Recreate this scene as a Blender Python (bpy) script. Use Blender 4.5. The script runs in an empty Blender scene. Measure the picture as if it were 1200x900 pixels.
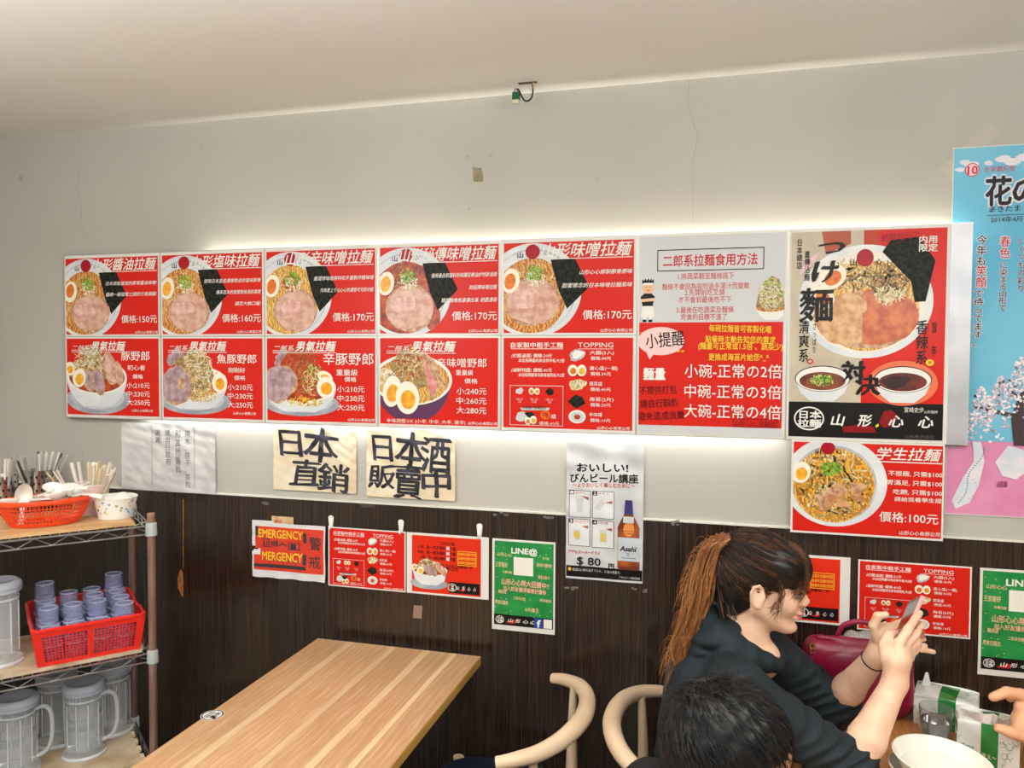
import bpy, bmesh, math, random
import numpy as np
from mathutils import Vector, Matrix
random.seed(7); np.random.seed(7)
scene = bpy.context.scene
COL = scene.collection

# ------------------------------------------------------------------ camera
F_PX, YAW, PITCH, ROLL = 909.0, 0.2667, -0.0349, 0.005
CAM = np.array([2.3825, -2.3532, 1.7067])
_c, _s = math.cos(YAW), math.sin(YAW)
FW = np.array([-_s*math.cos(PITCH), _c*math.cos(PITCH), math.sin(PITCH)])
_r = np.array([_c, _s, 0.0]); _u = np.cross(_r, FW)
RT = _r*math.cos(ROLL)+_u*math.sin(ROLL); UP = -_r*math.sin(ROLL)+_u*math.cos(ROLL)
cd = bpy.data.cameras.new('camera'); cam = bpy.data.objects.new('camera', cd); COL.objects.link(cam)
cd.sensor_fit = 'HORIZONTAL'; cd.sensor_width = 36.0; cd.lens = F_PX/1200*36.0; cd.clip_start = .02
cam.matrix_world = Matrix(((RT[0], UP[0], -FW[0], CAM[0]), (RT[1], UP[1], -FW[1], CAM[1]), (RT[2], UP[2], -FW[2], CAM[2]), (0, 0, 0, 1)))
scene.camera = cam

def on_plane(x, y, ax, v):
    """world point seen at photo pixel (x, y) that lies on the real plane axis=v"""
    d = FW+RT*(x-600)/F_PX+UP*(450-y)/F_PX
    return CAM+d*((v-CAM[ax])/d[ax])
def at_depth(x, y, z):
    return CAM+(FW+RT*(x-600)/F_PX+UP*(450-y)/F_PX)*z

# ------------------------------------------------------------------ world, lights, exposure
w = bpy.data.worlds.new('world'); scene.world = w; w.use_nodes = True
w.node_tree.nodes['Background'].inputs[0].default_value = (1, .97, .92, 1)
w.node_tree.nodes['Background'].inputs[1].default_value = .35
vs = scene.view_settings
vs.view_transform = 'Standard'; vs.look = 'None'; vs.exposure = 0.10; vs.gamma = 1.0; vs.use_curve_mapping = False

def area(name, loc, size, energy, color=(1, .95, .88), rot=(0, 0, 0), spread=math.pi):
    l = bpy.data.lights.new(name, 'AREA'); l.shape = 'RECTANGLE'; l.size, l.size_y = size
    l.energy = energy; l.color = color; l.spread = spread
    o = bpy.data.objects.new(name, l); o.location = loc; o.rotation_euler = rot; COL.objects.link(o); return o
def point_light(name, loc, r, energy, color=(1, .975, .94)):
    l = bpy.data.lights.new(name, 'POINT'); l.shadow_soft_size = r; l.energy = energy; l.color = color
    o = bpy.data.objects.new(name, l); o.location = loc; COL.objects.link(o); return o
# unseen fill lights added: two point lights, plus an area uplight that brightens the ceiling
point_light('added_fill', (0.7, -1.9, 2.0), .14, 22)
point_light('added_fill', (3.2, -1.9, 2.0), .14, 22)
area('added_uplight', (2.2, -1.9, 2.12), (4.2, .3), 95, (1, .985, .96), (math.pi, 0, 0))
area('ceiling_light', (2.0, -3.4, 2.46), (1.2, .6), 34, (1, .985, .96))
# LED strips behind the menu board: one lights the wall above it, one the wall below it
area('led_strip', (1.80, .022, 2.02), (2.4, .014), 6.5, (1, .94, .82), (math.pi, 0, 0))
area('led_strip', (1.45, .022, 1.52), (2.2, .014), 6.5, (1, .99, .97), (0, 0, 0))

# ------------------------------------------------------------------ materials
MATS = {}
def lin(c):
    return tuple(((v/255)/12.92 if v/255 <= .04045 else ((v/255+.055)/1.055)**2.4) for v in c)
def mat(name, col, rough=.5, metal=0., col2=None, scale=10., detail=3., mix=(.4, .6), stretch=(1, 1, 1), bump=0., bscale=None,
        spec=.5, coat=0., trans=0., ior=1.45, emit=0., kind='noise', sub=0., alpha=1., bdist=.002, sheen=0.):
    if name in MATS: return MATS[name]
    m = bpy.data.materials.new(name); m.use_nodes = True; nt = m.node_tree; b = nt.nodes['Principled BSDF']
    I = b.inputs
    I['Base Color'].default_value = (*lin(col), 1); I['Roughness'].default_value = rough; I['Metallic'].default_value = metal
    I['Specular IOR Level'].default_value = spec; I['IOR'].default_value = ior; I['Coat Weight'].default_value = coat
    I['Coat Roughness'].default_value = .08
    I['Transmission Weight'].default_value = trans; I['Alpha'].default_value = alpha; I['Sheen Weight'].default_value = sheen
    if sub: I['Subsurface Weight'].default_value = sub; I['Subsurface Radius'].default_value = (.01, .004, .002); I['Subsurface Scale'].default_value = 1
    if emit: I['Emission Color'].default_value = (*lin(col), 1); I['Emission Strength'].default_value = emit
    if col2 is not None or bump:
        tc = nt.nodes.new('ShaderNodeTexCoord'); mp = nt.nodes.new('ShaderNodeMapping'); mp.inputs['Scale'].default_value = stretch
        nt.links.new(tc.outputs['Object'], mp.inputs['Vector'])
        def tex(sc):
            if kind == 'wave':
                t = nt.nodes.new('ShaderNodeTexWave'); t.inputs['Distortion'].default_value = 12; t.inputs['Detail'].default_value = detail
                t.inputs['Detail Scale'].default_value = 1.5; t.inputs['Scale'].default_value = sc; nt.links.new(mp.outputs[0], t.inputs['Vector']); return t.outputs['Fac']
            if kind == 'voronoi':
                t = nt.nodes.new('ShaderNodeTexVoronoi'); t.inputs['Scale'].default_value = sc; nt.links.new(mp.outputs[0], t.inputs['Vector']); return t.outputs['Distance']
            t = nt.nodes.new('ShaderNodeTexNoise'); t.inputs['Scale'].default_value = sc; t.inputs['Detail'].default_value = detail
            nt.links.new(mp.outputs[0], t.inputs['Vector']); return t.outputs['Fac']
        fac = tex(scale)
        if col2 is not None:
            r = nt.nodes.new('ShaderNodeValToRGB'); r.color_ramp.elements[0].position, r.color_ramp.elements[1].position = mix
            r.color_ramp.elements[0].color = (*lin(col), 1); r.color_ramp.elements[1].color = (*lin(col2), 1)
            nt.links.new(fac, r.inputs[0]); nt.links.new(r.outputs[0], I['Base Color'])
        if bump:
            bn = nt.nodes.new('ShaderNodeBump'); bn.inputs['Strength'].default_value = bump; bn.inputs['Distance'].default_value = bdist
            nt.links.new(tex(bscale or scale), bn.inputs['Height']); nt.links.new(bn.outputs[0], I['Normal'])
    MATS[name] = m; return m

# ------------------------------------------------------------------ mesh helpers
class MB:
    """collects shapes and links them as ONE mesh object"""
    def __init__(s): s.v = []; s.f = []; s.m = []; s.mats = []; s.sm = []
    def mi(s, m):
        if m not in s.mats: s.mats.append(m)
        return s.mats.index(m)
    def add(s, vs, fs, m, smooth=False):
        o = len(s.v); s.v += [tuple(map(float, v)) for v in vs]; k = s.mi(m)
        for f in fs: s.f.append([o+i for i in f]); s.m.append(k); s.sm.append(smooth)
        return s
    def box(s, a, b, m, M=None):
        x0, y0, z0 = a; x1, y1, z1 = b
        vs = [(x0, y0, z0), (x1, y0, z0), (x1, y1, z0), (x0, y1, z0), (x0, y0, z1), (x1, y0, z1), (x1, y1, z1), (x0, y1, z1)]
        if M is not None: vs = [tuple(M @ Vector(v)) for v in vs]
        return s.add(vs, [(3, 2, 1, 0), (4, 5, 6, 7), (0, 1, 5, 4), (1, 2, 6, 5), (2, 3, 7, 6), (3, 0, 4, 7)], m)
    def tube(s, pts, rad, m, n=8, caps=True, flat=1., closed=False, upv=(0, 0, 1)):
        """swept tube along pts; rad number or list; flat scales the ring along the second axis"""
        P = [Vector(p) for p in pts]; k = len(P); R = rad if hasattr(rad, '__len__') else [rad]*k
        vs = []; prev = None
        for i in range(k):
            if closed: t = P[(i+1) % k]-P[i-1]
            else: t = P[min(i+1, k-1)]-P[max(i-1, 0)]
            if t.length < 1e-9: t = Vector((0, 0, 1))
            t.normalize()
            if prev is None:
                u0 = Vector(upv); 
                if abs(u0.dot(t)) > .95: u0 = Vector((1, 0, 0)) if abs(t.x) < .9 else Vector((0, 1, 0))
                a = (u0-t*u0.dot(t)).normalized()
            else:
                a = prev-t*prev.dot(t)
                a = a.normalized() if a.length > 1e-6 else Vector((1, 0, 0))
            prev = a; b = t.cross(a)
            fl = flat[i] if hasattr(flat, '__len__') else flat
            for j in range(n):
                th = 2*math.pi*j/n; vs.append(P[i]+(a*math.cos(th)*fl+b*math.sin(th))*R[i])
        fs = []
        rng = range(k) if closed else range(k-1)
        for i in rng:
            i2 = (i+1) % k
            for j in range(n): fs.append((i*n+j, i*n+(j+1) % n, i2*n+(j+1) % n, i2*n+j))
        if caps and not closed: fs += [tuple(range(n-1, -1, -1)), tuple((k-1)*n+j for j in range(n))]
        return s.add(vs, fs, m, True)
    def lathe(s, prof, m, n=32, c=(0, 0, 0), sx=1., sy=1., M=None):
        """prof: list of (r, z); closed solid of revolution when it starts and ends at r=0"""
        vs = []; ring = []
        for r, z in prof:
            if r < 1e-7: ring.append([len(vs)]); vs.append((c[0], c[1], c[2]+z))
            else:
                ring.append(list(range(len(vs), len(vs)+n)))
                for j in range(n):
                    th = 2*math.pi*j/n; vs.append((c[0]+r*sx*math.cos(th), c[1]+r*sy*math.sin(th), c[2]+z))
        fs = []
        for A, B in zip(ring[:-1], ring[1:]):
            for j in range(n):
                j2 = (j+1) % n
                if len(A) == 1 and len(B) == 1: continue
                if len(A) == 1: fs.append((A[0], B[j2], B[j]))
                elif len(B) == 1: fs.append((A[j], A[j2], B[0]))
                else: fs.append((A[j], A[j2], B[j2], B[j]))
        if M is not None: vs = [tuple(M @ Vector(v)) for v in vs]
        return s.add(vs, fs, m, True)
    def build(s, name, parent=None, loc=None, rz=0., bevel=0., sharp=40):
        me = bpy.data.meshes.new(name); me.from_pydata(s.v, [], s.f)
        for m in s.mats: me.materials.append(m)
        me.polygons.foreach_set('material_index', s.m); me.polygons.foreach_set('use_smooth', s.sm); me.update()
        if any(s.sm):
            try: me.set_sharp_from_angle(angle=math.radians(sharp))
            except Exception: pass
        o = bpy.data.objects.new(name, me); COL.objects.link(o)
        if parent is not None: o.parent = parent
        if loc is not None: o.location = tuple(map(float, loc))
        if rz: o.rotation_euler = (0, 0, rz)
        if bevel:
            b = o.modifiers.new('bevel', 'BEVEL'); b.width = bevel; b.segments = 2; b.limit_method = 'ANGLE'
        return o
def tag(o, label=None, cat=None, group=None, kind=None):
    if label: o['label'] = label
    if cat: o['category'] = cat
    if group: o['group'] = group
    if kind: o['kind'] = kind
    return o
def empty(name, loc=(0, 0, 0), rz=0., label=None, cat=None, group=None):
    o = bpy.data.objects.new(name, None); o.location = tuple(map(float, loc)); o.rotation_euler = (0, 0, rz); o.empty_display_size = .05
    COL.objects.link(o); return tag(o, label, cat, group)
def copy_tree(o, parent=None):
    c = o.copy(); COL.objects.link(c)
    if parent is not None: c.parent = parent
    for ch in list(o.children): copy_tree(ch, c)
    return c
def arc(cx, cy, z, r, a0, a1, n, ry=None):
    ry = r if ry is None else ry
    return [(cx+r*math.cos(math.radians(a0+(a1-a0)*i/n)), cy+ry*math.sin(math.radians(a0+(a1-a0)*i/n)), z) for i in range(n+1)]

# ------------------------------------------------------------------ signed-distance sculptor: one continuous organic surface
def smin(a, b, k):
    h = np.clip(.5+.5*(b-a)/k, 0, 1); return b+(a-b)*h-k*h*(1-h)
def sd_cap(p, a, b, ra, rb):
    a = np.array(a, np.float32); b = np.array(b, np.float32); ba = b-a; L = float(ba@ba)+1e-12
    h = np.clip(((p-a)@ba)/L, 0, 1); return np.linalg.norm(p-a-h[:, None]*ba, axis=1)-(ra+(rb-ra)*h)
def sd_ell(p, c, r, R=None):
    q = p-np.array(c, np.float32)
    if R is not None: q = q@np.array(R, np.float32)      # columns of R are the ellipsoid's axes
    r = np.array(r, np.float32); k0 = np.linalg.norm(q/r, axis=1); k1 = np.linalg.norm(q/(r*r), axis=1)+1e-9
    return k0*(k0-1)/k1
def sculpt(field, lo, hi, h, blk=8):
    """surface nets over a block-sparse grid; field(points Nx3)->distance. returns verts, quads"""
    lo = np.array(lo, np.float32); hi = np.array(hi, np.float32)
    nb = np.ceil((hi-lo)/(h*blk)).astype(int); n = nb*blk
    bi = np.stack(np.meshgrid(*[np.arange(k) for k in nb], indexing='ij'), -1).reshape(-1, 3)
    cen = lo+(bi*blk+(blk-1)/2)*h
    d = np.concatenate([field(cen[i:i+200000].astype(np.float32)) for i in range(0, len(cen), 200000)])
    near = np.abs(d) < h*blk*1.1+.008
    D = np.empty(n, np.float32)
    D[:] = np.repeat(np.repeat(np.repeat(np.where(d > 0, 1, -1).reshape(nb), blk, 0), blk, 1), blk, 2)
    off = np.stack(np.meshgrid(*[np.arange(blk)]*3, indexing='ij'), -1).reshape(-1, 3)
    nbk = bi[near]
    for i in range(0, len(nbk), 400):
        b = nbk[i:i+400]; idx = (b[:, None, :]*blk+off[None]).reshape(-1, 3)
        D[idx[:, 0], idx[:, 1], idx[:, 2]] = field((lo+idx*h).astype(np.float32))
    neg = D < 0
    c = np.zeros(tuple(n-1), np.int8)
    for dx in (0, 1):
        for dy in (0, 1):
            for dz in (0, 1): c += neg[dx:n[0]-1+dx, dy:n[1]-1+dy, dz:n[2]-1+dz]
    act = (c > 0) & (c < 8); ci = np.argwhere(act)
    idm = np.full(act.shape, -1, np.int32); idm[act] = np.arange(len(ci))
    acc = np.zeros((len(ci), 3)); cnt = np.zeros(len(ci))
    corners = [(dx, dy, dz) for dx in (0, 1) for dy in (0, 1) for dz in (0, 1)]
    for a in corners:
        for ax in range(3):
            if a[ax]: continue
            b = list(a); b[ax] = 1
            va = D[ci[:, 0]+a[0], ci[:, 1]+a[1], ci[:, 2]+a[2]]; vb = D[ci[:, 0]+b[0], ci[:, 1]+b[1], ci[:, 2]+b[2]]
            mk = (va < 0) != (vb < 0); t = np.where(mk, va/np.where(mk, va-vb, 1), 0)
            pt = np.tile(np.array(a, float), (len(ci), 1)); pt[:, ax] += t
            acc += pt*mk[:, None]; cnt += mk
    V = lo+(ci+acc/cnt[:, None])*h
    Q = []
    for ax in range(3):
        sl0 = [slice(None)]*3; sl1 = [slice(None)]*3; sl0[ax] = slice(0, -1); sl1[ax] = slice(1, None)
        a = neg[tuple(sl0)]; b = neg[tuple(sl1)]; e = np.argwhere(a != b)
        o1, o2 = [(1, 2), (2, 0), (0, 1)][ax]
        e = e[(e[:, o1] > 0) & (e[:, o2] > 0) & (e[:, o1] < n[o1]-1) & (e[:, o2] < n[o2]-1)]
        def g(d1, d2):
            q = e.copy(); q[:, o1] -= d1; q[:, o2] -= d2; return idm[q[:, 0], q[:, 1], q[:, 2]]
        q = np.stack([g(1, 1), g(0, 1), g(0, 0), g(1, 0)], 1)
        fl = ~a[e[:, 0], e[:, 1], e[:, 2]]; q[fl] = q[fl][:, ::-1]
        Q.append(q)
    Q = np.concatenate(Q); Q = Q[(Q >= 0).all(1)]
    return V, Q
def mesh_obj(name, V, Q, mats, parent=None, midx=None, loc=None):
    me = bpy.data.meshes.new(name); me.vertices.add(len(V)); me.vertices.foreach_set('co', np.asarray(V, np.float32).ravel())
    k = Q.shape[1]; me.loops.add(len(Q)*k); me.loops.foreach_set('vertex_index', Q.astype(np.int32).ravel())
    me.polygons.add(len(Q)); me.polygons.foreach_set('loop_start', np.arange(0, len(Q)*k, k, dtype=np.int32))
    for m in mats: me.materials.append(m)
    if midx is not None: me.polygons.foreach_set('material_index', midx.astype(np.int32))
    me.polygons.foreach_set('use_smooth', np.ones(len(Q), bool)); me.update(calc_edges=True); me.validate()
    o = bpy.data.objects.new(name, me); COL.objects.link(o)
    if parent is not None: o.parent = parent
    if loc is not None: o.location = tuple(map(float, loc))
    return o
# ------------------------------------------------------------------ the setting
WY = .04                                     # face of the plaster wall; the menu board stands 4 cm proud of it
RAIL = 1.213; CEIL = 2.535
XL, XR, YB = -.42, 5.2, -4.6
plaster = mat('plaster', (188, 186, 178), .85, col2=(178, 176, 167), scale=1.3, detail=4, mix=(.35, .7), bump=.25, bscale=180, bdist=.0006)
ceil_m = mat('ceiling_paint', (232, 230, 223), .9, col2=(226, 223, 215), scale=.9, detail=3)
laminate = mat('dark_laminate', (25, 18, 14), .25, col2=(66, 48, 38), scale=9, detail=6, mix=(.35, .72), stretch=(22, 22, .35), bump=.12, bscale=14, bdist=.0005, spec=.65, coat=.2)
s = MB().box((XL-.1, WY, RAIL), (XR+.1, WY+.12, CEIL+.1), plaster).build('wall_back'); tag(s, kind='structure'); wall_back = s
MB().box((XL-.1, WY+.012, 0), (XR+.1, WY+.12, RAIL), mat('dark_backing', (20, 14, 12), .8)).build('backing', wall_back)  # dark backing board, seen through the panel joints
px_ = [XL, .517, .664, 1.884, 3.104, 4.324, XR]
for a, b in zip(px_[:-1], px_[1:]):
    MB().box((a+.0006, WY-.004, .0), (b-.0006, WY+.012, RAIL-.004), laminate).build('panel', wall_back)
tag(MB().box((XL, WY-.007, RAIL-.0045), (XR, WY+.005, RAIL+.0015), mat('white_trim', (222, 220, 212), .5)).build('trim_1'), kind='structure')
tag(MB().box((XL-.1, YB-.1, CEIL), (XR+.1, WY, CEIL+.1), ceil_m).build('ceiling'), kind='structure')
tag(MB().box((XL-.1, YB-.1, -.1), (XR+.1, WY+.12, 0), mat('floor_tile', (128, 124, 118), .4, col2=(112, 108, 102), scale=3)).build('floor'), kind='structure')
tag(MB().box((XL-.1, YB, 0), (XL, WY, CEIL), plaster).build('wall_left'), kind='structure')
tag(MB().box((XR, YB, 0), (XR+.1, WY, CEIL), plaster).build('wall_right'), kind='structure')
tag(MB().box((XL-.1, YB-.1, 0), (XR+.1, YB, CEIL), plaster).build('wall_front'), kind='structure')
# cracks in the plaster, the dark joint splinter and small stains: thin marks on the wall
def wp(x, y, Y=WY): p = on_plane(x, y, 1, Y); return p
crk = mat('crack_line', (150, 145, 134), .9)
def crack(pts, wd=.0012):
    P = [wp(x, y) for x, y in pts]; mb = MB()
    for a, b in zip(P[:-1], P[1:]):
        k = 3
        for i in range(k):
            p = a+(b-a)*i/k; q = a+(b-a)*(i+1)/k; j = random.uniform(-.002, .002)
            mb.add([(p[0]-wd/2, WY-.0003, p[2]), (p[0]+wd/2, WY-.0003, p[2]), (q[0]+wd/2, WY-.0003, q[2]), (q[0]-wd/2, WY-.0003, q[2])], [(0, 1, 2, 3)], crk)
    return mb.build('crack', wall_back)
crack([(92, 156), (95, 190), (90, 220), (96, 245), (94, 262), (100, 278)])
crack([(808, 94), (806, 120), (814, 150), (818, 158), (812, 190), (812, 262)])
crack([(97, 527), (97, 566)], .0009)
st = mat('wall_scuff', (168, 163, 150), .9)
mb = MB()
for x, y, r in ((237, 170, .006), (548, 183, .008), (575, 183, .009), (549, 245, .008), (700, 210, .004), (699, 162, .003), (25, 208, .02), (547, 126, .004), (575, 240, .003), (268, 197, .003)):
    p = wp(x, y); n = 9; a = [(p[0]+r*random.uniform(.4, 1)*math.cos(k*2*math.pi/n), WY-.0004, p[2]+r*random.uniform(.4, 1)*math.sin(k*2*math.pi/n)) for k in range(n)]
    mb.add(a, [tuple(range(n))], st)
mb.build('scuff', wall_back)
# chipped laminate edge showing raw wood
chip = mat('raw_wood_chip', (196, 124, 66), .7, col2=(160, 92, 44), scale=60)
mb = MB(); P = [wp(*q, Y=WY-.0045) for q in ((211.5, 667), (214, 669), (215, 684), (214.5, 700), (212, 697), (208.5, 689), (208, 678))]
mb.add([tuple(p) for p in P], [tuple(range(7))], chip)
P = [wp(*q, Y=WY-.0045) for q in ((214.3, 585), (215.4, 585), (215.1, 667), (214.5, 667))]
mb.add([tuple(p) for p in P], [(0, 1, 2, 3)], chip)
mb.build('chipped_edge', wall_back)
# ------------------------------------------------------------------ printed sheets: flat prints built at their real place and size
P_ = dict(rough=.33, spec=.28)
RED = mat('print_red', (214, 34, 22), **P_); WHT = mat('print_white', (238, 236, 230), **P_); SHEET = mat('laminated_sheet', (226, 224, 220), **P_)
BLK = mat('print_black', (22, 20, 20), **P_); INK = mat('ink_black', (28, 28, 34), .5, col2=(58, 60, 74), scale=40)
YEL = mat('print_yellow', (240, 208, 60), **P_); GRY = mat('print_grey', (206, 208, 210), **P_); DRD = mat('print_dark_red', (196, 30, 36), **P_)
BOWL = mat('print_bowl_white', (228, 232, 234), .33, col2=(214, 220, 226), scale=9)
BSH = mat('print_bowl_shade', (168, 176, 186), .33, col2=(196, 202, 210), scale=14)
SAU = mat('print_saucer', (186, 194, 204), .33, col2=(150, 158, 172), scale=12)
SOUP = mat('print_noodle_soup', (226, 168, 92), .33, col2=(176, 98, 34), scale=26, kind='wave', detail=6, mix=(.2, .8))
SOUPR = mat('print_red_soup', (196, 74, 26), .33, col2=(128, 34, 14), scale=40, detail=5)
SOUPY = mat('print_yellow_noodles', (236, 196, 104), .33, col2=(190, 134, 52), scale=30, kind='wave', detail=6, mix=(.2, .8))
CHA = mat('print_chashu', (226, 190, 172), .33, col2=(200, 146, 128), scale=34, detail=6, mix=(.38, .62))
CHB = mat('print_chashu_edge', (216, 184, 150), .33, col2=(172, 120, 88), scale=60, detail=6)
CHG = mat('print_pork_greyish', (196, 170, 176), .33, col2=(150, 120, 128), scale=40, detail=6, mix=(.38, .62))
EGW = mat('print_egg_white', (246, 240, 222), **P_); YOL = mat('print_yolk', (246, 186, 44), .33, col2=(232, 150, 30), scale=60)
YOO = mat('print_orange_yolk', (232, 128, 30), .33, col2=(206, 96, 20), scale=60)
NORI = mat('print_seaweed', (18, 22, 19), .4, col2=(46, 48, 42), scale=90, detail=6, spec=.15)
SCA = mat('print_scallion', (150, 200, 60), .33, col2=(90, 150, 40), scale=90)
SPR = mat('print_sprout', (236, 224, 180), .33, col2=(206, 186, 130), scale=80); SPD = mat('print_sprout_dark', (178, 150, 96), .33, col2=(140, 104, 60), scale=80)
CHL = mat('print_chili', (206, 84, 36), .33, col2=(166, 52, 20), scale=90); PUR = mat('print_purple_bowl', (92, 48, 88), .33)
MRN = mat('print_maroon_spot', (168, 18, 36), **P_); PNK = mat('print_pink', (236, 196, 206), **P_)

_tc = {}
def glyphs(s, bold=0., res=2, line=1.):
    key = (s, bold, res, line)
    if key not in _tc:
        c = bpy.data.curves.new('t', 'FONT'); c.body = s; c.resolution_u = res; c.offset = bold; c.space_line = line
        c.align_x = 'CENTER' if '\n' in s else 'LEFT'
        o = bpy.data.objects.new('t', c); COL.objects.link(o)
        me = bpy.data.meshes.new_from_object(o.evaluated_get(bpy.context.evaluated_depsgraph_get()))
        v = np.array([q.co[:] for q in me.vertices]) if len(me.vertices) else np.zeros((0, 3)); f = [tuple(p.vertices) for p in me.polygons]
        bpy.data.objects.remove(o); bpy.data.curves.remove(c); bpy.data.meshes.remove(me)
        _tc[key] = (v[:, :2], f)
    return _tc[key]
def clip_poly(p, r):
    x0, y0, x1, y1 = r
    for ax, lim, sg in ((0, x0, 1), (0, x1, -1), (1, y0, 1), (1, y1, -1)):
        out = []
        for i in range(len(p)):
            a, b = p[i-1], p[i]; ia = (a[ax]-lim)*sg >= 0; ib = (b[ax]-lim)*sg >= 0
            if ia != ib:
                t = (lim-a[ax])/(b[ax]-a[ax]); out.append((a[0]+t*(b[0]-a[0]), a[1]+t*(b[1]-a[1])))
            if ib: out.append(b)
        p = out
        if not p: return []
    return p
LAY = 3.5e-5
def drape(o, p):   # refine a print on a wrinkled sheet and lay it over the folds
    bm = bmesh.new(); bm.from_mesh(o.data); bmesh.ops.triangulate(bm, faces=bm.faces[:])
    for _ in range(4):
        es = [e for e in bm.edges if e.calc_length() > .009]
        if not es: break
        bmesh.ops.subdivide_edges(bm, edges=es, cuts=1); bmesh.ops.triangulate(bm, faces=bm.faces[:])
    W, H = p.x1-p.x0, p.z1-p.z0
    for v in bm.verts: v.co.y += p.warp(v.co.x/W, v.co.z/H, v.co.x, v.co.z)-p.thick-.0008
    bm.to_mesh(o.data); bm.free()
class Print:
    """a flat printed sheet; design units run u right, v down over design rectangle du x dv; real rectangle x0..x1, z0..z1 at wall distance y"""
    def __init__(s, name, label, cat, rect, y, design, group=None, sheet=None, thick=.0012, clip=None, warp=None, shape=None, ncut=None, cell=None):
        s.x0, s.x1, s.z0, s.z1 = rect; s.y = y; s.u0, s.v0, s.u1, s.v1 = design; s.thick = thick; s.warp = warp
        s.kx = (s.x1-s.x0)/(s.u1-s.u0); s.kz = (s.z1-s.z0)/(s.v1-s.v0)
        s.clip = clip or design; s.k = 1; s.mb = {'picture': MB(), 'lettering': MB()}
        sm = sheet or SHEET; mb = MB(); W, H = s.x1-s.x0, s.z1-s.z0
        if warp is None:
            mb.box((0, 0, 0), (W, thick, H), sm); s.root = mb.build(name, loc=(s.x0, y-thick, s.z0))
        else:
            nx, nz = max(2, int(W/.006)), max(2, int(H/.006)); vs = []; keep = shape or (lambda a, b: True)
            for side in (0, 1):
                for j in range(nz+1):
                    for i in range(nx+1):
                        X, Z = W*i/nx, H*j/nz; ex = warp(i/nx, j/nz, X, Z); vs.append((X, ex-thick*(1-side), Z))
            n0 = (nx+1)*(nz+1); fs = []
            for j in range(nz):
                for i in range(nx):
                    if not keep((i+.5)/nx, (j+.5)/nz): continue
                    a = j*(nx+1)+i; q = (a, a+1, a+nx+2, a+nx+1); fs.append(q); fs.append(tuple(n0+t for t in q[::-1]))
            mb.add(vs, fs, sm, True); s.root = mb.build(name, loc=(s.x0, y-thick, s.z0))
        tag(s.root, label, cat, group)
    def pt(s, u, v, k):
        X, Z = (u-s.u0)*s.kx, (s.v1-v)*s.kz
        return (X, -k*LAY-.00005, Z)
    def poly(s, pts, m, part='picture', same=False, clip=True):
        if not same: s.k += 1
        p = clip_poly([tuple(q) for q in pts], s.clip) if clip else pts
        if len(p) < 3: return
        ar = sum(p[i-1][0]*p[i][1]-p[i][0]*p[i-1][1] for i in range(len(p)))
        if ar > 0: p = p[::-1]
        s.mb[part].add([s.pt(u, v, s.k) for u, v in p], [tuple(range(len(p)))], m)
    def rect(s, u0, v0, u1, v1, m, **k):
        s.poly([(u0, v0), (u1, v0), (u1, v1), (u0, v1)], m, **k)
    def frame(s, u0, v0, u1, v1, t, m, **k):
        s.k += 1
        for a in ((u0, v0, u1, v0+t), (u0, v1-t, u1, v1), (u0, v0+t, u0+t, v1-t), (u1-t, v0+t, u1, v1-t)): s.rect(*a, m, same=True, **k)
    def ell(s, u, v, ru, rv, m, rot=0, n=40, jit=0., seed=0, **k):
        rn = random.Random(seed or int((u+v)*1e4)); c, d = math.cos(rot), math.sin(rot); ph = [rn.uniform(0, 6.28) for _ in range(4)]
        out = []
        for i in range(n):
            a = 2*math.pi*i/n; r = 1+jit*(math.sin(2*a+ph[0])*.4+math.sin(3*a+ph[1])*.3+math.sin(5*a+ph[2])*.2+math.sin(9*a+ph[3])*.15)
            x, y = ru*r*math.cos(a), rv*r*math.sin(a); out.append((u+x*c-y*d, v+x*d+y*c))
        s.poly(out, m, **k)
    def ring(s, u, v, ru, rv, t, m, n=40):
        s.k += 1
        for i in range(n):
            a, b = 2*math.pi*i/n, 2*math.pi*(i+1)/n
            s.poly([(u+ru*math.cos(a), v+rv*math.sin(a)), (u+ru*math.cos(b), v+rv*math.sin(b)), (u+(ru-t)*math.cos(b), v+(rv-t)*math.sin(b)), (u+(ru-t)*math.cos(a), v+(rv-t)*math.sin(a))], m, same=True)
    def strokes(s, u, v, ru, rv, n, L, wd, mats, seed=1, curve=.5, top=None):
        """n short curved strokes (sprouts, noodles, scallion bits) scattered inside an ellipse, on three layers"""
        rn = random.Random(seed); base = s.k
        for i in range(n):
            while True:
                a, b = rn.uniform(-1, 1), rn.uniform(-1, 1)
                if a*a+b*b <= 1: break
            x, y = u+a*ru, v+b*rv; th = rn.uniform(0, 6.28); l = L*rn.uniform(.6, 1.3); cu = rn.uniform(-curve, curve)*3; w = wd*rn.uniform(.7, 1.2)/2
            k = 4; pts = []; px, py, t = x-l/2*math.cos(th), y-l/2*math.sin(th), th-cu/2
            L1, L2 = [], []
            for q in range(k+1):
                L1.append((px-w*math.sin(t), py+w*math.cos(t))); L2.append((px+w*math.sin(t), py-w*math.cos(t)))
                px += l/k*math.cos(t); py += l/k*math.sin(t); t += cu/k
            s.k = base+1+i % 5; s.poly(L1+L2[::-1], rn.choice(mats), same=True)
        s.k = base+6
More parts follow.
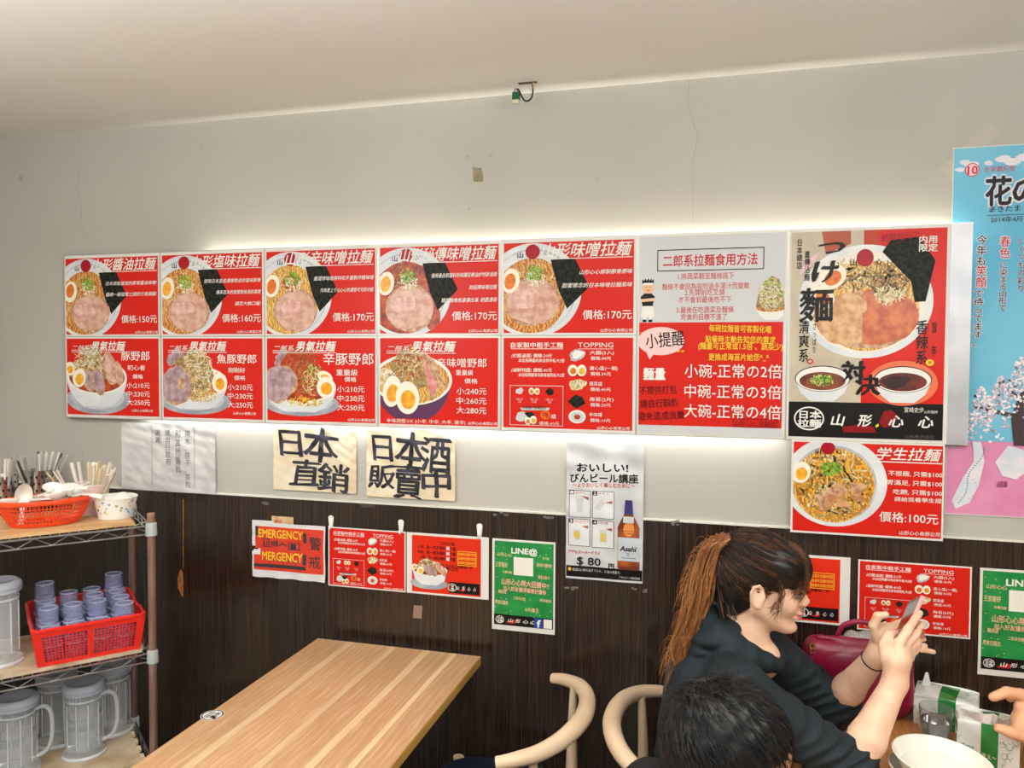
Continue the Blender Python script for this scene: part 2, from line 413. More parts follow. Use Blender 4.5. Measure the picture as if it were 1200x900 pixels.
    def T(s, txt, u0, v0, u1, v1, m, bold=0., shear=0., rot=0., line=1., res=2, jit=0., part='lettering', nib=None):
        """text fitted to the box u0..u1 (ink width) and v0..v1 (line height)"""
        g, f = glyphs(txt, 0., res, line)
        if not len(g): return
        s.k += 1; nl = txt.count('\n'); a = g.copy(); a[:, 0] += shear*(a[:, 1]-.38)
        if nib: copies = [(t*nib[0], t*nib[1]) for t in np.linspace(-1, 1, 7)]+[(0, bold*.5), (0, -bold*.5)]
        elif bold >= .015: copies = [(bold*q*math.cos(t), bold*q*math.sin(t)) for t, q in zip(np.arange(0, 6.2, math.pi/4), [.9]*8)]
        elif bold > .003: copies = [(-bold, 0), (bold, 0), (0, bold), (0, -bold)]
        else: copies = [(0, 0)]
        gx0, gx1 = a[:, 0].min(), a[:, 0].max(); gy1 = .85; gy0 = -.09-nl*line
        if all(ord(ch) < 0x2000 for ch in txt): gy0, gy1 = 0.-nl*line, .73
        su, sv = (u1-u0)/(gx1-gx0), (v1-v0)/(gy1-gy0)
        U = u0+(a[:, 0]-gx0)*su; V = v1-(a[:, 1]-gy0)*sv
        if rot:
            cx, cy = (u0+u1)/2, (v0+v1)/2; c, d = math.cos(rot), math.sin(rot); rx = s.kx/s.kz
            U, V = cx+(U-cx)*c-(V-cy)*d/rx, cy+(U-cx)*d*rx+(V-cy)*c
        if jit:
            rn = np.random.RandomState(len(txt)); U = U+jit*rn.randn(len(U)); V = V+jit*rn.randn(len(V))
        for i, (dx, dy) in enumerate(copies): s.mb[part].add([s.pt(x+dx*su, y-dy*sv, s.k+.25*i) for x, y in zip(U, V)], f, m)
        s.k += len(copies)//4
    def fin(s, red_edge=None):
        for n, mb in s.mb.items():
            if mb.f:
                o = mb.build(n, s.root)
                if s.warp: drape(o, s)
        return s.root
    def done(s): return s.fin()

# ---------------- the long board the menus are mounted on
alu = mat('aluminium_frame', (186, 186, 184), .35, .8); brd = mat('board_core', (232, 230, 224), .5)
bt = empty('menu_board', (0, .012, 1.474), label='long white back-lit board with thin grey metal frame that carries the rows of menu posters', cat='board')
BW = 3.027; BH = .600
MB().box((0, 0, 0), (BW, .006, BH), brd).build('panel', bt)
MB().box((-.002, -.0004, BH), (BW+.002, .010, BH+.003), alu).build('frame_rail', bt)
MB().box((-.002, -.0004, -.003), (BW+.002, .010, 0), alu).build('frame_rail', bt)
MB().box((BW-.052, -.0004, .0005), (BW, .0005, BH-.0005), mat('metal_end_strip', (178, 182, 190), .38, .55, col2=(198, 200, 204), scale=6)).build('end_strip', bt)
for x in (.3, 1.2, 2.1, 2.8): MB().box((x, .006, .1), (x+.03, .027, .5), alu).build('bracket', bt)
for i, x in enumerate([.0, .425, .85, 1.275, 1.70, 2.127, 2.556]):
    MB().box((x-.0025, -.0004, 0), (x+.0025, .0005, BH), alu).build('divider', bt)
MB().box((0, -.0004, .2975), (2.127, .0005, .3025), alu).build('cross_rail', bt)

BY = .0115    # back face of mounted sheets
def bowl_logo(p, u, v, r, w=.010):
    p.ell(u, v, r, r, MRN)
    p.T('山', u-r-.026, v+.002, u-r-.008, v+.018, BLK, bold=.03); p.T('形 心', u-r*.75, v+.004, u+r*.75, v+.018, DRD)
    p.T('心', u+r+.006, v+.002, u+r+.022, v+.016, BLK, bold=.03)
def company(p, u0, v0, u1, v1): p.T('山形心心有限公司', u0, v0, u1, v1, WHT, bold=.01, shear=.15, res=1)
D0 = (0, 0, .425, .300); CL = (.006, .006, .419, .294)
def menu_sheet(col, row, label, W=.425, x0=None):
    x0 = col*.425
    z0 = 1.776 if row == 0 else 1.478
    p = Print('menu_poster', label, 'poster', (x0+.003, x0+.422, z0, z0+(.293 if row == 0 else .2945)), BY, D0, 'red ramen menu posters on the board', clip=CL)
    p.rect(.006, .006, .419, .294, RED); return p
def top_menu(col, title, tx, lines, price, label, soup, pork=(.118, .214, .086, .074), scl=(.11, .105), yolk=YOL, egg=True, chili=False, nori=0, broth=None):
    p = menu_sheet(col, 0, label)
    p.ell(.100, .158, .158, .150, BOWL, n=64); p.ell(.100, .160, .140, .134, BSH, n=64); p.ell(.098, .162, .137, .131, BOWL, n=64)
    p.ell(.092, .176, .120, .120, soup, n=56, jit=.03)
    if broth: p.ell(.11, .12, .10, .055, broth, jit=.2); p.ell(.19, .23, .03, .05, broth, jit=.2)
    p.strokes(.095, .15, .10, .085, 130, .028, .0022, [SPR, SOUPY, SPD] if soup is not SOUPR else [SPD, CHL], seed=col+5)
    p.poly([(.158+nori, .062), (.235+nori, .058), (.282+nori, .150), (.212+nori, .218), (.185+nori, .16)], NORI)
    p.ell(*pork, CHB, jit=.05, seed=3+col); p.ell(pork[0], pork[1], pork[2]*.93, pork[3]*.92, CHA, jit=.07, seed=4+col)
    p.ell(pork[0]-.02, pork[1]-.01, pork[2]*.45, pork[3]*.4, mat('print_pork_pink', (236, 196, 190), .33, col2=(214, 162, 150), scale=50), jit=.3, seed=8+col)
    if chili: p.ell(.10, .118, .026, .030, CHL, jit=.2); p.ell(.098, .112, .015, .014, mat('print_chili_lit', (232, 120, 60), .33), jit=.2)
    if egg:
        p.ell(.028, .126 if col else .132, .029, .040, EGW, rot=.2); p.ell(.026, .128, .018, .026, yolk, rot=.2)
    p.strokes(scl[0], scl[1]+.016, .036, .024, 60, .008, .004, [SPR, WHT], seed=9); p.strokes(scl[0]-.004, scl[1]-.002, .03, .024, 70, .009, .0035, [SCA], seed=8+col)
    bowl_logo(p, .1, .035, .0235)
    p.T(title, tx, .010, .415, .056, WHT, bold=.012, shear=.28); p.rect(.165, .0585, .415, .061, WHT, part='lettering', clip=False)
    v = .096
    for u, t in lines: p.T(t, u, v, .415, v+.015, WHT, shear=.25, res=1, bold=.008); v += .041
    p.T('價格:'+price+'元', .258 if col < 2 else .262, .222, .414, .252, WHT, bold=.005)
    company(p, .318, .281, .417, .291); return p.done()
top_menu(0, '山形醬油拉麵', .128, [(.19, '日本原裝直送的家常醬油味噌!'), (.19, '醬燒一級甜電之調的行香韻醬!')], '150', 'soy sauce ramen menu poster priced 150, top row far left end', SOUP, yolk=YOO)
top_menu(1, '山形塩味拉麵', .128, [(.185, '使用日本直送濃厚熬成的塩味豚骨'), (.235, '傳承百年的家鄉風味湯底真是'), (.310, '讓您大飽口福!')], '160', 'salt ramen menu poster priced 160, top row second from left, three short white lines', SOUP, yolk=YOL)
top_menu(2, '山形辛味噌拉麵', .080, [(.19, '嚴選特味噌原料和多重製作精味噌'), (.215, '完美套上千山心心的濃香可可的功能')], '170', 'spicy miso ramen menu poster, top row third from left, red chili paste', SOUPY, chili=True, yolk=YOO)
top_menu(3, '山形秘傳味噌拉麵', .075, [(.19, '使用產自家醬料的純釀豆麴油炒特製湯頭'), (.32, '的招牌味噌拉麵'), (.225, '精燉豬骨的濃濃白湯, 絕讚濃香')], '170', 'secret recipe miso ramen menu poster, top row fourth, large pork slice in dark red broth', SOUPR, pork=(.112, .21, .088, .078), broth=SOUPR)
top_menu(4, '山形味噌拉麵', .128, [(.25, '山形心心師製豚骨原味'), (.195, '甜蜜懷念的日本味噌拉麵風味')], '170', 'miso ramen menu poster, top row fifth from left beside the white eating guide', SOUP, yolk=YOO, pork=(.1, .195, .088, .078))

def side_bowl(p, cx, cy, rx, ry, bottom, body=BOWL, saucer=True, wb=.45):
    if saucer:
        p.ell(cx+.004, bottom-.028, rx*1.06, ry*.95, SAU, n=48); p.ell(cx+.002, bottom-.034, rx*.9, ry*.75, BSH, n=48)
    pts = [(cx+rx*math.cos(a), cy+ry*.3*math.sin(a)) for a in np.linspace(math.pi, 2*math.pi, 12)]
    for t in np.linspace(0, 1, 9): pts.append((cx+rx*math.sqrt(1-(.9*t)**2), cy+(bottom-cy)*t))
    for t in np.linspace(1, 0, 9): pts.append((cx-rx*math.sqrt(1-(.9*t)**2), cy+(bottom-cy)*t))
    p.poly(pts, body)
    p.ell(cx, cy, rx, ry, body, n=48)
def rim(p, cx, cy, rx, ry, soup): p.ell(cx, cy, rx, ry, WHT, n=48); p.ell(cx, cy+.001, rx*.93, ry*.88, soup, n=48)
def egg_half(p, u, v, ru, rv, rot=0., y=None):
    p.ell(u, v, ru, rv, EGW, rot=rot); p.ell(u+ru*.05, v+rv*.12, ru*.62, rv*.58, y or YOL, rot=rot)
def heading(p, t1='二郎系', t2='男氣拉麵', u=.03, w=.245):
    p.T(t1, u, .030, u+w*.34, .053, WHT, shear=.25, bold=.0); p.T(t2, u+w*.36, .016, u+w, .052, WHT, shear=.25, bold=.02)
    p.rect(u, .055, u+w, .0572, WHT, part='lettering', clip=False)
def bottom_menu(col, name, nb, sub, sb, prices, label, kind):
    p = menu_sheet(col, 1, label)
    if kind == 'pork':
        side_bowl(p, .142, .150, .136, .060, .262); rim(p, .142, .150, .136, .066, SOUPR)
        p.poly([(.02, .15), (.05, .10), (.08, .075), (.09, .045), (.125, .035), (.165, .05), (.18, .09), (.20, .15), (.12, .19)], SPD)
        p.strokes(.11, .10, .065, .065, 240, .022, .003, [SPR, SPR, WHT, SPD], seed=2); p.strokes(.045, .125, .025, .03, 50, .02, .003, [SPR], seed=3)
        for i, (a, b, r, s_) in enumerate(((.108, .165, .027, .045), (.150, .168, .027, .055), (.205, .118, .030, .065), (.24, .135, .022, .045))):
            p.ell(a, b, r, s_, CHB, rot=-.35+.05*i, jit=.06, seed=i+2); p.ell(a+.003, b-.002, r*.78, s_*.86, CHA if i > 1 else CHG, rot=-.35+.05*i, jit=.06, seed=i+3)
        egg_half(p, .020, .12, .022, .026); egg_half(p, .063, .155, .030, .036, .3)
    elif kind == 'fish':
        side_bowl(p, .135, .165, .140, .050, .262); rim(p, .135, .165, .140, .062, SOUP)
        p.ell(.06, .075, .035, .030, CHG, jit=.4)
        p.poly([(.05, .15), (.06, .09), (.10, .06), (.12, .04), (.17, .05), (.20, .09), (.22, .14), (.20, .20), (.13, .23)], SPD)
        p.strokes(.15, .13, .065, .085, 300, .024, .003, [SPR, SPR, WHT, SPD, SOUPY], seed=4); p.strokes(.17, .215, .06, .02, 80, .016, .003, [SOUPY, SPR], seed=5)
        p.ell(.062, .178, .075, .068, CHB, jit=.12, seed=5); p.ell(.060, .176, .068, .062, CHG, jit=.16, seed=6)
        p.ell(.085, .17, .02, .02, CHB, jit=.3); egg_half(p, .238, .135, .022, .012, .4); egg_half(p, .245, .165, .031, .036)
    elif kind == 'spicy':
        side_bowl(p, .135, .175, .138, .045, .262); rim(p, .135, .175, .138, .055, SOUPR)
        p.ell(.07, .075, .035, .03, CHG, jit=.4)
        p.poly([(.05, .15), (.06, .09), (.09, .05), (.13, .04), (.18, .06), (.215, .12), (.23, .19), (.15, .235)], CHL)
        p.strokes(.15, .12, .065, .085, 200, .022, .003, [CHL, CHL, SOUPR, SPD], seed=6); p.strokes(.185, .15, .035, .055, 60, .024, .003, [SPR, SCA, SPR], seed=7)
        p.strokes(.15, .225, .07, .015, 70, .014, .003, [SOUPY, YEL], seed=8)
        p.ell(.055, .165, .068, .066, CHB, jit=.14, seed=9); p.ell(.053, .163, .062, .060, CHG, jit=.18, seed=10)
        egg_half(p, .232, .14, .030, .02, .4); egg_half(p, .235, .175, .035, .037)
    else:
        side_bowl(p, .120, .145, .138, .050, .275, body=PUR, saucer=False); rim(p, .120, .145, .142, .085, SOUP)
        p.ell(.12, .155, .124, .070, SOUPY, jit=.04)
        p.poly([(.04, .12), (.05, .08), (.10, .045), (.15, .045), (.17, .10), (.19, .16), (.10, .19), (.06, .15)], SPD)
        p.strokes(.11, .09, .055, .055, 200, .020, .003, [SPR, CHL, SPD, SOUPY], seed=11); p.strokes(.03, .14, .03, .03, 60, .022, .003, [SPR, WHT], seed=12)
        p.poly([(.165, .05), (.20, .08), (.242, .165), (.232, .175)], CHB); p.poly([(.152, .05), (.168, .055), (.222, .165), (.196, .215), (.186, .21)], CHB)
        p.poly([(.158, .065), (.212, .165), (.192, .205)], mat('print_ham_pink', (232, 160, 160), .33, col2=(214, 130, 132), scale=30))
        egg_half(p, .050, .185, .034, .052, .15); egg_half(p, .105, .205, .042, .055, -.05)
    heading(p)
    p.T(name, *nb, WHT, bold=.006); p.T(sub, *sb, WHT, bold=.006, res=1); cx = (nb[0]+nb[2])/2
    p.T('價格', .305, .138, .350, .155, WHT, bold=.006, res=1)
    v = .168
    for a, b in zip('小中大', prices): p.T(a+':'+b+'元', .278, v, .380, v+.023, WHT, bold=.004); v += .0315
    company(p, .300, .268, .392, .278) if col < 2 else company(p, .318, .279, .417, .289)
    if kind == 'miso': p.T('辛味調整OK (小辛, 中辛, 大辛, 激辛)', .03, .276, .31, .290, WHT, res=1)
    return p.done()
bottom_menu(0, '豚野郎', (.255, .052, .380, .088), '初心者', (.282, .104, .360, .124), ('210', '230', '250'), 'pork ramen menu poster with bean sprout mound and sliced pork, bottom row far left', 'pork')
bottom_menu(1, '魚豚野郎', (.235, .062, .395, .096), '剛剛好', (.282, .110, .350, .128), ('210', '230', '250'), 'bottom row second menu poster, large grey-pink pork slice beside bean sprouts', 'fish')
bottom_menu(2, '辛豚野郎', (.225, .056, .413, .098), '重量級', (.275, .112, .355, .134), ('210', '230', '250'), 'bottom row third menu poster, pork slice beside orange spicy vegetables', 'spicy')
bottom_menu(3, '辛味噌野郎', (.210, .072, .380, .102), '重量級', (.275, .110, .335, .128), ('240', '260', '280'), 'bottom row fourth menu poster, dark purple bowl with two egg halves', 'miso')

def topping(p):
    p.rect(.006, .006, .419, .294, RED)
    p.T('自家製中粗手工麵', .030, .020, .200, .038, WHT, bold=.01); p.rect(.030, .040, .200, .0418, WHT, part='lettering')
    p.T('TOPPING', .248, .020, .358, .036, WHT); p.rect(.248, .040, .358, .0414, WHT, part='lettering')
    for v, a, b in ((.056, '(切醬滷蛋) 價格:20元', '本店招牌醬肉來自特中私大2倍'), (.102, '(滷鮮特醬) 價格:40元', '本店招牌醬骨及豚骨細熬私大2倍')):
        p.T(a, .032, v, .165, v+.013, WHT, shear=.15, res=1, bold=.01); p.T(b, .055, v+.016, .205, v+.028, WHT, shear=.15, res=1, bold=.01)
    items = (('大腸(3入)', '價格:40元'), ('溏心蛋(一顆)', '價格:30元'), ('蔬菜盛', '價格:40元'), ('海苔(2片)', '價格:20元'), ('辛味噌', '價格:10元'))
    for i, (a, b) in enumerate(items):
        v = .060+i*.0485; u = .245
        if i == 0: p.ell(u, v, .024, .018, BSH, jit=.25); p.ell(u+.002, v-.002, .018, .012, WHT, jit=.4)
        if i == 1: egg_half(p, u-.013, v, .016, .018, 0, YOO); egg_half(p, u+.015, v, .015, .018)
        if i == 2: p.ell(u+.002, v-.004, .026, .018, SPR, jit=.25); p.strokes(u+.002, v-.004, .02, .012, 30, .012, .002, [SPD, WHT], seed=3)
        if i == 3: p.poly([(u-.028, v), (u-.004, v-.021), (u+.018, v-.014), (u+.028, v+.006), (u+.002, v+.022), (u-.01, v+.018)], NORI)
        if i == 4: p.ell(u+.002, v, .027, .021, WHT); p.ell(u+.002, v+.001, .022, .016, GRY); p.ell(u+.002, v+.001, .010, .008, CHL)
        p.T(a, .285, v-.014, .285+.012*len(a)+.004, v-.001, WHT, res=1, bold=.005); p.T(b, .288, v+.004, .352, v+.016, WHT, res=1, bold=.005)
    p.frame(.028, .158, .202, .286, .0014, WHT)
    for u, kd in ((.060, 0), (.108, 1), (.158, 2)):
        if kd == 0: p.ell(u, .176, .012, .010, GRY, jit=.3)
        if kd == 1: egg_half(p, u-.009, .176, .009, .011, 0, YOO); egg_half(p, u+.009, .176, .009, .011)
        if kd == 2: p.poly([(u-.014, .176), (u, .164), (u+.014, .172), (u+.012, .184), (u-.002, .190)], NORI)
        p.T('大腸(三片)\n拉麵' if kd != 1 else '糖心蛋\n拉麵', u-.012, .198, u+.012, .214, PNK, res=1)
    p.poly([(.062, .230), (.160, .228), (.155, .236), (.068, .238)], GRY); p.T('本週強力推薦組合', .070, .224, .148, .234, BLK, bold=.01, res=1)
    p.ell(.068, .258, .020, .016, GRY, jit=.2); p.poly([(.075, .246), (.10, .242), (.112, .252), (.09, .262)], NORI)
    egg_half(p, .088, .272, .010, .012, 0, YOO); egg_half(p, .106, .268, .011, .013)
    p.ell(.145, .251, .016, .014, YOO); p.T('得', .135, .242, .155, .260, DRD, bold=.02); p.T('盛', .163, .248, .180, .262, WHT)
    p.T('價格:60元', .125, .272, .190, .283, WHT, res=1); company(p, .310, .282, .412, .292)
p = Print('menu_poster', 'red topping list poster on the board, bottom row fifth from left', 'poster', (1.703, 2.122, 1.478, 1.7725), BY, D0, 'red ramen menu posters on the board', clip=CL)
topping(p); p.done()

# ---------------- eating guide poster (grey above, red below)
S3 = 3.334
p = Print('guide_poster', 'tall eating guide poster, pale grey upper half and red lower half with speech bubble', 'poster', (2.131, 2.551, 1.478, 2.069), BY, (558, 82, 1145, 868), clip=(562, 84, 1141, 866))
p.rect(560, 84, 1143, 424, mat('print_pale_grey', (208, 211, 214), **P_)); p.rect(562, 424, 1137, 834, RED); p.rect(560, 834, 1143, 866, GRY)
p.frame(634, 136, 1060, 222, 4, BLK); p.T('二郎系拉麵食用方法', 658, 158, 1034, 204, DRD, bold=.02)
for t, a, b, v in (('1.將蔬菜翻至麵條底下', 720, 944, 236), ('麵條不會因為吸附過多湯汁而變軟', 655, 1005, 276), ('2.先開始吃叉燒', 748, 908, 300), ('才不會到最後吃不下', 722, 935, 328), ('3.最後在吃蔬菜及麵條', 715, 944, 368), ('完食的目標不遠了', 733, 918, 396)):
    p.T(t, a, v-6, b, v+20, DRD, bold=.004)
# small cook figure (plain clip art): hat spikes, face, black shirt with crossed arms, apron, boots
p.poly([(572, 262), (574, 250), (580, 258), (586, 248), (592, 257), (598, 247), (604, 257), (611, 248), (613, 258), (620, 250), (621, 264), (620, 270), (573, 270)], BLK)
p.ell(597, 287, 24, 22, mat('print_skin', (236, 190, 150), **P_)); p.rect(576, 266, 618, 274, WHT); p.poly([(566, 322), (582, 308), (612, 308), (626, 322), (618, 352), (574, 352)], BLK)
p.poly([(568, 330), (626, 326), (626, 338), (570, 342)], mat('print_skin', (236, 190, 150))); p.rect(574, 348, 618, 358, BLK); p.poly([(574, 358), (618, 358), (624, 402), (568, 402)], WHT)
p.rect(578, 402, 590, 420, WHT); p.rect(602, 402, 614, 420, WHT); p.rect(576, 412, 592, 422, BLK); p.rect(600, 412, 616, 422, BLK); p.rect(586, 282, 592, 284, BLK); p.rect(602, 282, 608, 284, BLK); p.rect(590, 294, 604, 297, DRD)
# bowl at the right edge
p.poly([(1030, 375), (1137, 375), (1137, 400), (1118, 416), (1068, 416), (1045, 400)], WHT); p.ell(1087, 372, 57, 14, SOUP); p.poly([(1030, 366), (1040, 320), (1062, 268), (1090, 248), (1118, 262), (1132, 300), (1141, 366), (1100, 382)], SPD)
p.strokes(1088, 318, 46, 60, 240, 16, 2.6, [SPR, SPR, WHT, SCA], seed=5)
p.ell(652, 498, 96, 56, mat('print_bubble', (240, 206, 204), **P_)); p.poly([(590, 535), (625, 548), (607, 572)], mat('print_bubble', (240, 206, 204)))
p.T('小提醒', 590, 462, 748, 522, BLK, bold=.01, rot=-.1); p.T('„', 720, 520, 748, 540, YEL, bold=.03); p.T('„', 562, 450, 576, 466, YEL)
for t, a, b, v, r in (('每碗拉麵皆可客製化喔', 848, 1092, 436, .03), ('點餐時主動告知您的需求', 834, 1108, 478, .02), ('(麵量可正常或1.5倍 、蔬菜少)', 806, 1136, 504, .01), ('更換成海苔片給您^_^', 848, 1084, 546, .0)):
    p.T(t, a, v, b, v+28, YEL, bold=.012, rot=r)
p.T('麵量', 582, 604, 672, 652, WHT, bold=.03); p.rect(582, 650, 672, 653, WHT, part='lettering')
for t, v in (('小碗-正常の2倍', 588), ('中碗-正常の3倍', 668), ('大碗-正常の4倍', 746)): p.T(t, 752, v, 1134, v+54, WHT, bold=.004)
INR = mat('print_ink_on_red', (96, 20, 22), **P_)
for t, a, b, v in (('不提供打包', 566, 720, 676), ('請自行斟酌', 570, 726, 728), ('避免造成浪費', 562, 752, 778)): p.T(t, a, v, b, v+34, INR, rot=-.06, bold=.006)
p.frame(948, 800, 1120, 832, 2, INR); p.T('山形心心 拉麵店', 955, 806, 1112, 828, INR, res=1); p.done()

# ---------------- dipping noodle poster
p = Print('noodle_poster', 'tall dipping noodle poster split beige and red with black band of brush writing', 'poster', (2.560, 2.972, 1.478, 2.069), BY, (14, 22, 686, 892), clip=(20, 27, 674, 886))
BEI = mat('print_beige', (204, 194, 172), .33, col2=(192, 180, 158), scale=6); SK2 = mat('print_brown_paste', (178, 92, 66), **P_)
p.rect(20, 27, 332, 740, BEI); p.rect(332, 27, 674, 740, RED); p.rect(20, 738, 674, 886, BLK)
p.poly([(152, 27), (276, 27), (278, 80), (170, 122)], SK2); p.poly([(332, 27), (390, 27), (400, 90), (332, 90)], mat('print_paste_red', (186, 60, 36), **P_)); p.ell(98, 158, 60, 12, PNK, rot=-.8)
p.ell(340, 320, 284, 234, BOWL, n=64); p.ell(340, 322, 258, 208, mat('print_bowl_inner', (240, 232, 222), **P_), n=64)
p.ell(345, 335, 225, 185, SOUPY, n=56, jit=.03)
p.strokes(290, 215, 90, 50, 140, 60, 6, [SOUPY, SPR, SPD], seed=14)
p.ell(345, 395, 215, 120, CHB, jit=.07, seed=3)
PKL = mat('print_pork_pale', (226, 186, 138), .33, col2=(196, 140, 88), scale=34, detail=6); PKR = mat('print_pork_red', (214, 118, 62), .33, col2=(178, 76, 34), scale=34, detail=6)
p.ell(255, 395, 120, 105, PKL, jit=.1, seed=6); p.clip = (332, 27, 674, 740); p.ell(400, 385, 160, 118, PKR, jit=.08, seed=7); p.clip = (20, 27, 674, 886)
p.ell(275, 345, 70, 55, PKL, jit=.2, seed=9)
p.strokes(440, 235, 85, 60, 220, 50, 5, [mat('print_brown_veg', (150, 110, 60), .33), mat('print_olive_veg', (120, 106, 50), .33), SOUPY], seed=15); p.strokes(440, 300, 60, 25, 50, 50, 5, [SPR], seed=16)
p.poly([(445, 70), (560, 60), (628, 158), (592, 322), (548, 325), (530, 240), (410, 118)], NORI); egg_half(p, 200, 215, 62, 50, -.5, YOO); egg_half(p, 160, 300, 55, 45, .6, YOO)
p.ell(338, 140, 36, 36, MRN); p.T('山', 276, 145, 302, 172, BLK, bold=.03); p.T('心', 384, 145, 408, 170, BLK, bold=.03); p.T('形心', 312, 145, 368, 168, DRD)
for cx, so, sc in ((165, mat('print_dark_broth', (140, 70, 34), .33, col2=(96, 40, 20), scale=30), True), (505, mat('print_brown_broth', (120, 44, 30), .33, col2=(84, 26, 20), scale=30), False)):
    if not sc: p.ell(cx, 655, 145, 92, mat('print_halo', (232, 120, 84), **P_))
    p.poly([(cx-120, 645), (cx+120, 645), (cx+95, 700), (cx+50, 735), (cx-50, 735), (cx-95, 700)], BOWL); p.ell(cx, 640, 120, 55, BLK); p.ell(cx, 641, 116, 52, WHT); p.ell(cx, 650, 100, 38, so)
    if sc: p.strokes(cx, 645, 50, 22, 90, 12, 6, [SCA, SCA, SPR], seed=17)
    else: p.ell(cx-30, 650, 60, 24, mat('print_broth_dark', (50, 22, 18)), jit=.3)
for t, a, b, v0, v1 in (('日\n本\n總\n店', 44, 68, 55, 180), ('直\n傳\n沾\n麵', 78, 102, 105, 230), ('清\n爽\n系', 60, 104, 395, 570), ('さ\nっ\nぱ\nり', 120, 136, 405, 535), ('香\n辣\n系', 556, 606, 398, 578), ('旨\n\n辛', 620, 640, 405, 545)):
    p.T(t, a, v0, b, v1, BLK, bold=.012)
p.T('つ', 140, 60, 250, 125, BLK, bold=.03, nib=(.04, .025), jit=1.2); p.T('け', 115, 145, 225, 240, BLK, bold=.03, nib=(.04, .025), jit=1.2, shear=.15); p.T('麵', 62, 262, 205, 402, BLK, bold=.02, nib=(.022, .018), jit=1.2)
p.T('対', 250, 565, 345, 655, BLK, bold=.03, nib=(.04, .025), jit=1.2); p.T('決', 310, 620, 410, 705, BLK, bold=.03, nib=(.04, .025), jit=1.2)
p.T('内用\n限定', 560, 58, 634, 122, WHT, bold=.02); p.T('絶賛地元で', 404, 40, 560, 72, MRN, bold=.01, rot=-.08)
p.ell(110, 568, 14, 11, DRD); p.ell(110, 568, 8, 6, BEI); p.ell(614, 570, 17, 13, YEL); p.ell(614, 570, 7, 6, YOO)
mp = mat('print_map_red', (140, 20, 24), **P_)
p.poly([(430, 770), (460, 765), (490, 790), (470, 830), (430, 840), (410, 815)], mp); p.poly([(255, 840), (330, 828), (385, 835), (400, 860), (300, 862), (258, 862)], mp); p.poly([(395, 830), (408, 822), (410, 832), (398, 840)], YEL)
p.ring(110, 808, 66, 50, 6, WHT); p.T('日本\n拉麵', 62, 775, 162, 845, WHT, bold=.03)
for t, u in (('山', 205), ('形', 320), ('心', 450), ('心', 572)): p.T(t, u, 786, u+60, 836, WHT, bold=.025, shear=.2)
p.T('宮崎史步', 514, 752, 594, 774, WHT); p.T('山形麵師', 596, 764, 650, 776, WHT, res=1); p.T('山形株式会社', 520, 864, 640, 880, mat('print_dim', (96, 84, 80)), res=1); p.done()

# ---------------- student ramen poster hanging under the board
p = Print('menu_poster', 'student ramen menu poster priced 100, hanging below the right end of the board', 'poster', (2.574, 2.972, 1.204, 1.473), .0125, (30, 622, 446, 896), 'red ramen menu posters on the board', clip=(36, 628, 441, 890))
p.rect(36, 628, 441, 890, RED); p.ell(152, 742, 144, 130, BOWL, n=64); p.ell(150, 748, 118, 112, BSH, n=60); p.ell(148, 752, 114, 108, SOUPY, n=56, jit=.02)
p.ell(150, 755, 108, 100, mat('print_amber_soup', (208, 150, 56), .33, col2=(168, 106, 30), scale=24)); p.strokes(150, 750, 96, 90, 420, 44, 4.6, [SOUPY, SPR, SOUPY, YOL, SPD], seed=21)
egg_half(p, 58, 718, 26, 32, .3); p.strokes(142, 705, 28, 20, 90, 12, 3.4, [SCA], seed=22)
for i in range(16):
    rn = random.Random(i+50); p.ell(165+rn.uniform(-55, 55), 780+rn.uniform(-32, 32), 20, 11, rn.choice([CHB, mat('print_pork_bits', (214, 164, 116), .33, col2=(184, 128, 84), scale=50), PKL]), rot=rn.uniform(-1, 1), jit=.3, seed=i+1)
p.ell(132, 644, 20, 18, MRN); p.T('山', 98, 645, 112, 660, BLK, bold=.03); p.T('心', 155, 645, 168, 660, BLK, bold=.03)
p.T('学生拉麵', 264, 636, 438, 672, WHT, bold=.012, shear=.25); p.rect(256, 676, 440, 679, WHT, part='lettering')
for t, u, v, sz in (('不振餓, 只需$100', 298, 702, 15), ('胃滿足, 只需$100', 296, 728, 15), ('吃飽, 只需$100', 312, 754, 15), ('請給我看學生證', 316, 776, 13)): p.T(t, u, v, 440, v+sz, WHT, bold=.008)
p.T('價格:100元', 276, 820, 432, 850, WHT, bold=.006); p.T('山形心心有限公司', 330, 872, 438, 884, WHT, bold=.01, shear=.15, res=1); p.done()

# ---------------- small laminated sheets hanging on the dark wall
DY = WY-.008
LB = 'laminated sheets on the dark wall'
def brand_strip(p, u0, v0, u1, v1, extra=False):
    p.rect(u0, v0, u1, v1, BLK); h = v1-v0; w = u1-u0; s_ = h/w
    p.ring(u0+w*.10, (v0+v1)/2, h*.36*(1 if not extra else 1.1), h*.36, h*.05, WHT, n=20); p.T('日本\n拉麵', u0+w*.055, v0+h*.25, u0+w*.15, v1-h*.25, WHT, res=1, bold=.03)
    e = .66 if extra else .97
    p.ell(u0+w*.5*e, v0+h*.6, w*.05, h*.16, DRD, jit=.4); p.ell(u0+w*.42*e, v0+h*.72, w*.06, h*.09, DRD, jit=.4)
    for i, t in enumerate('山形心心'): q = u0+w*(.24+i*.19*e); p.T(t, q, v0+h*.32, q+w*.09, v1-h*.32, WHT, bold=.02, shear=.2)
for rect, lab in (((1.080, 1.366, .918, 1.122), 'small red topping list sheet beside the torn emergency sign'), ((2.761, 3.051, .931, 1.133), 'small red topping list sheet behind the hands holding the phone')):
    p = Print('topping_sheet', lab, 'poster', rect, DY, D0, LB, clip=CL); topping(p); p.done()
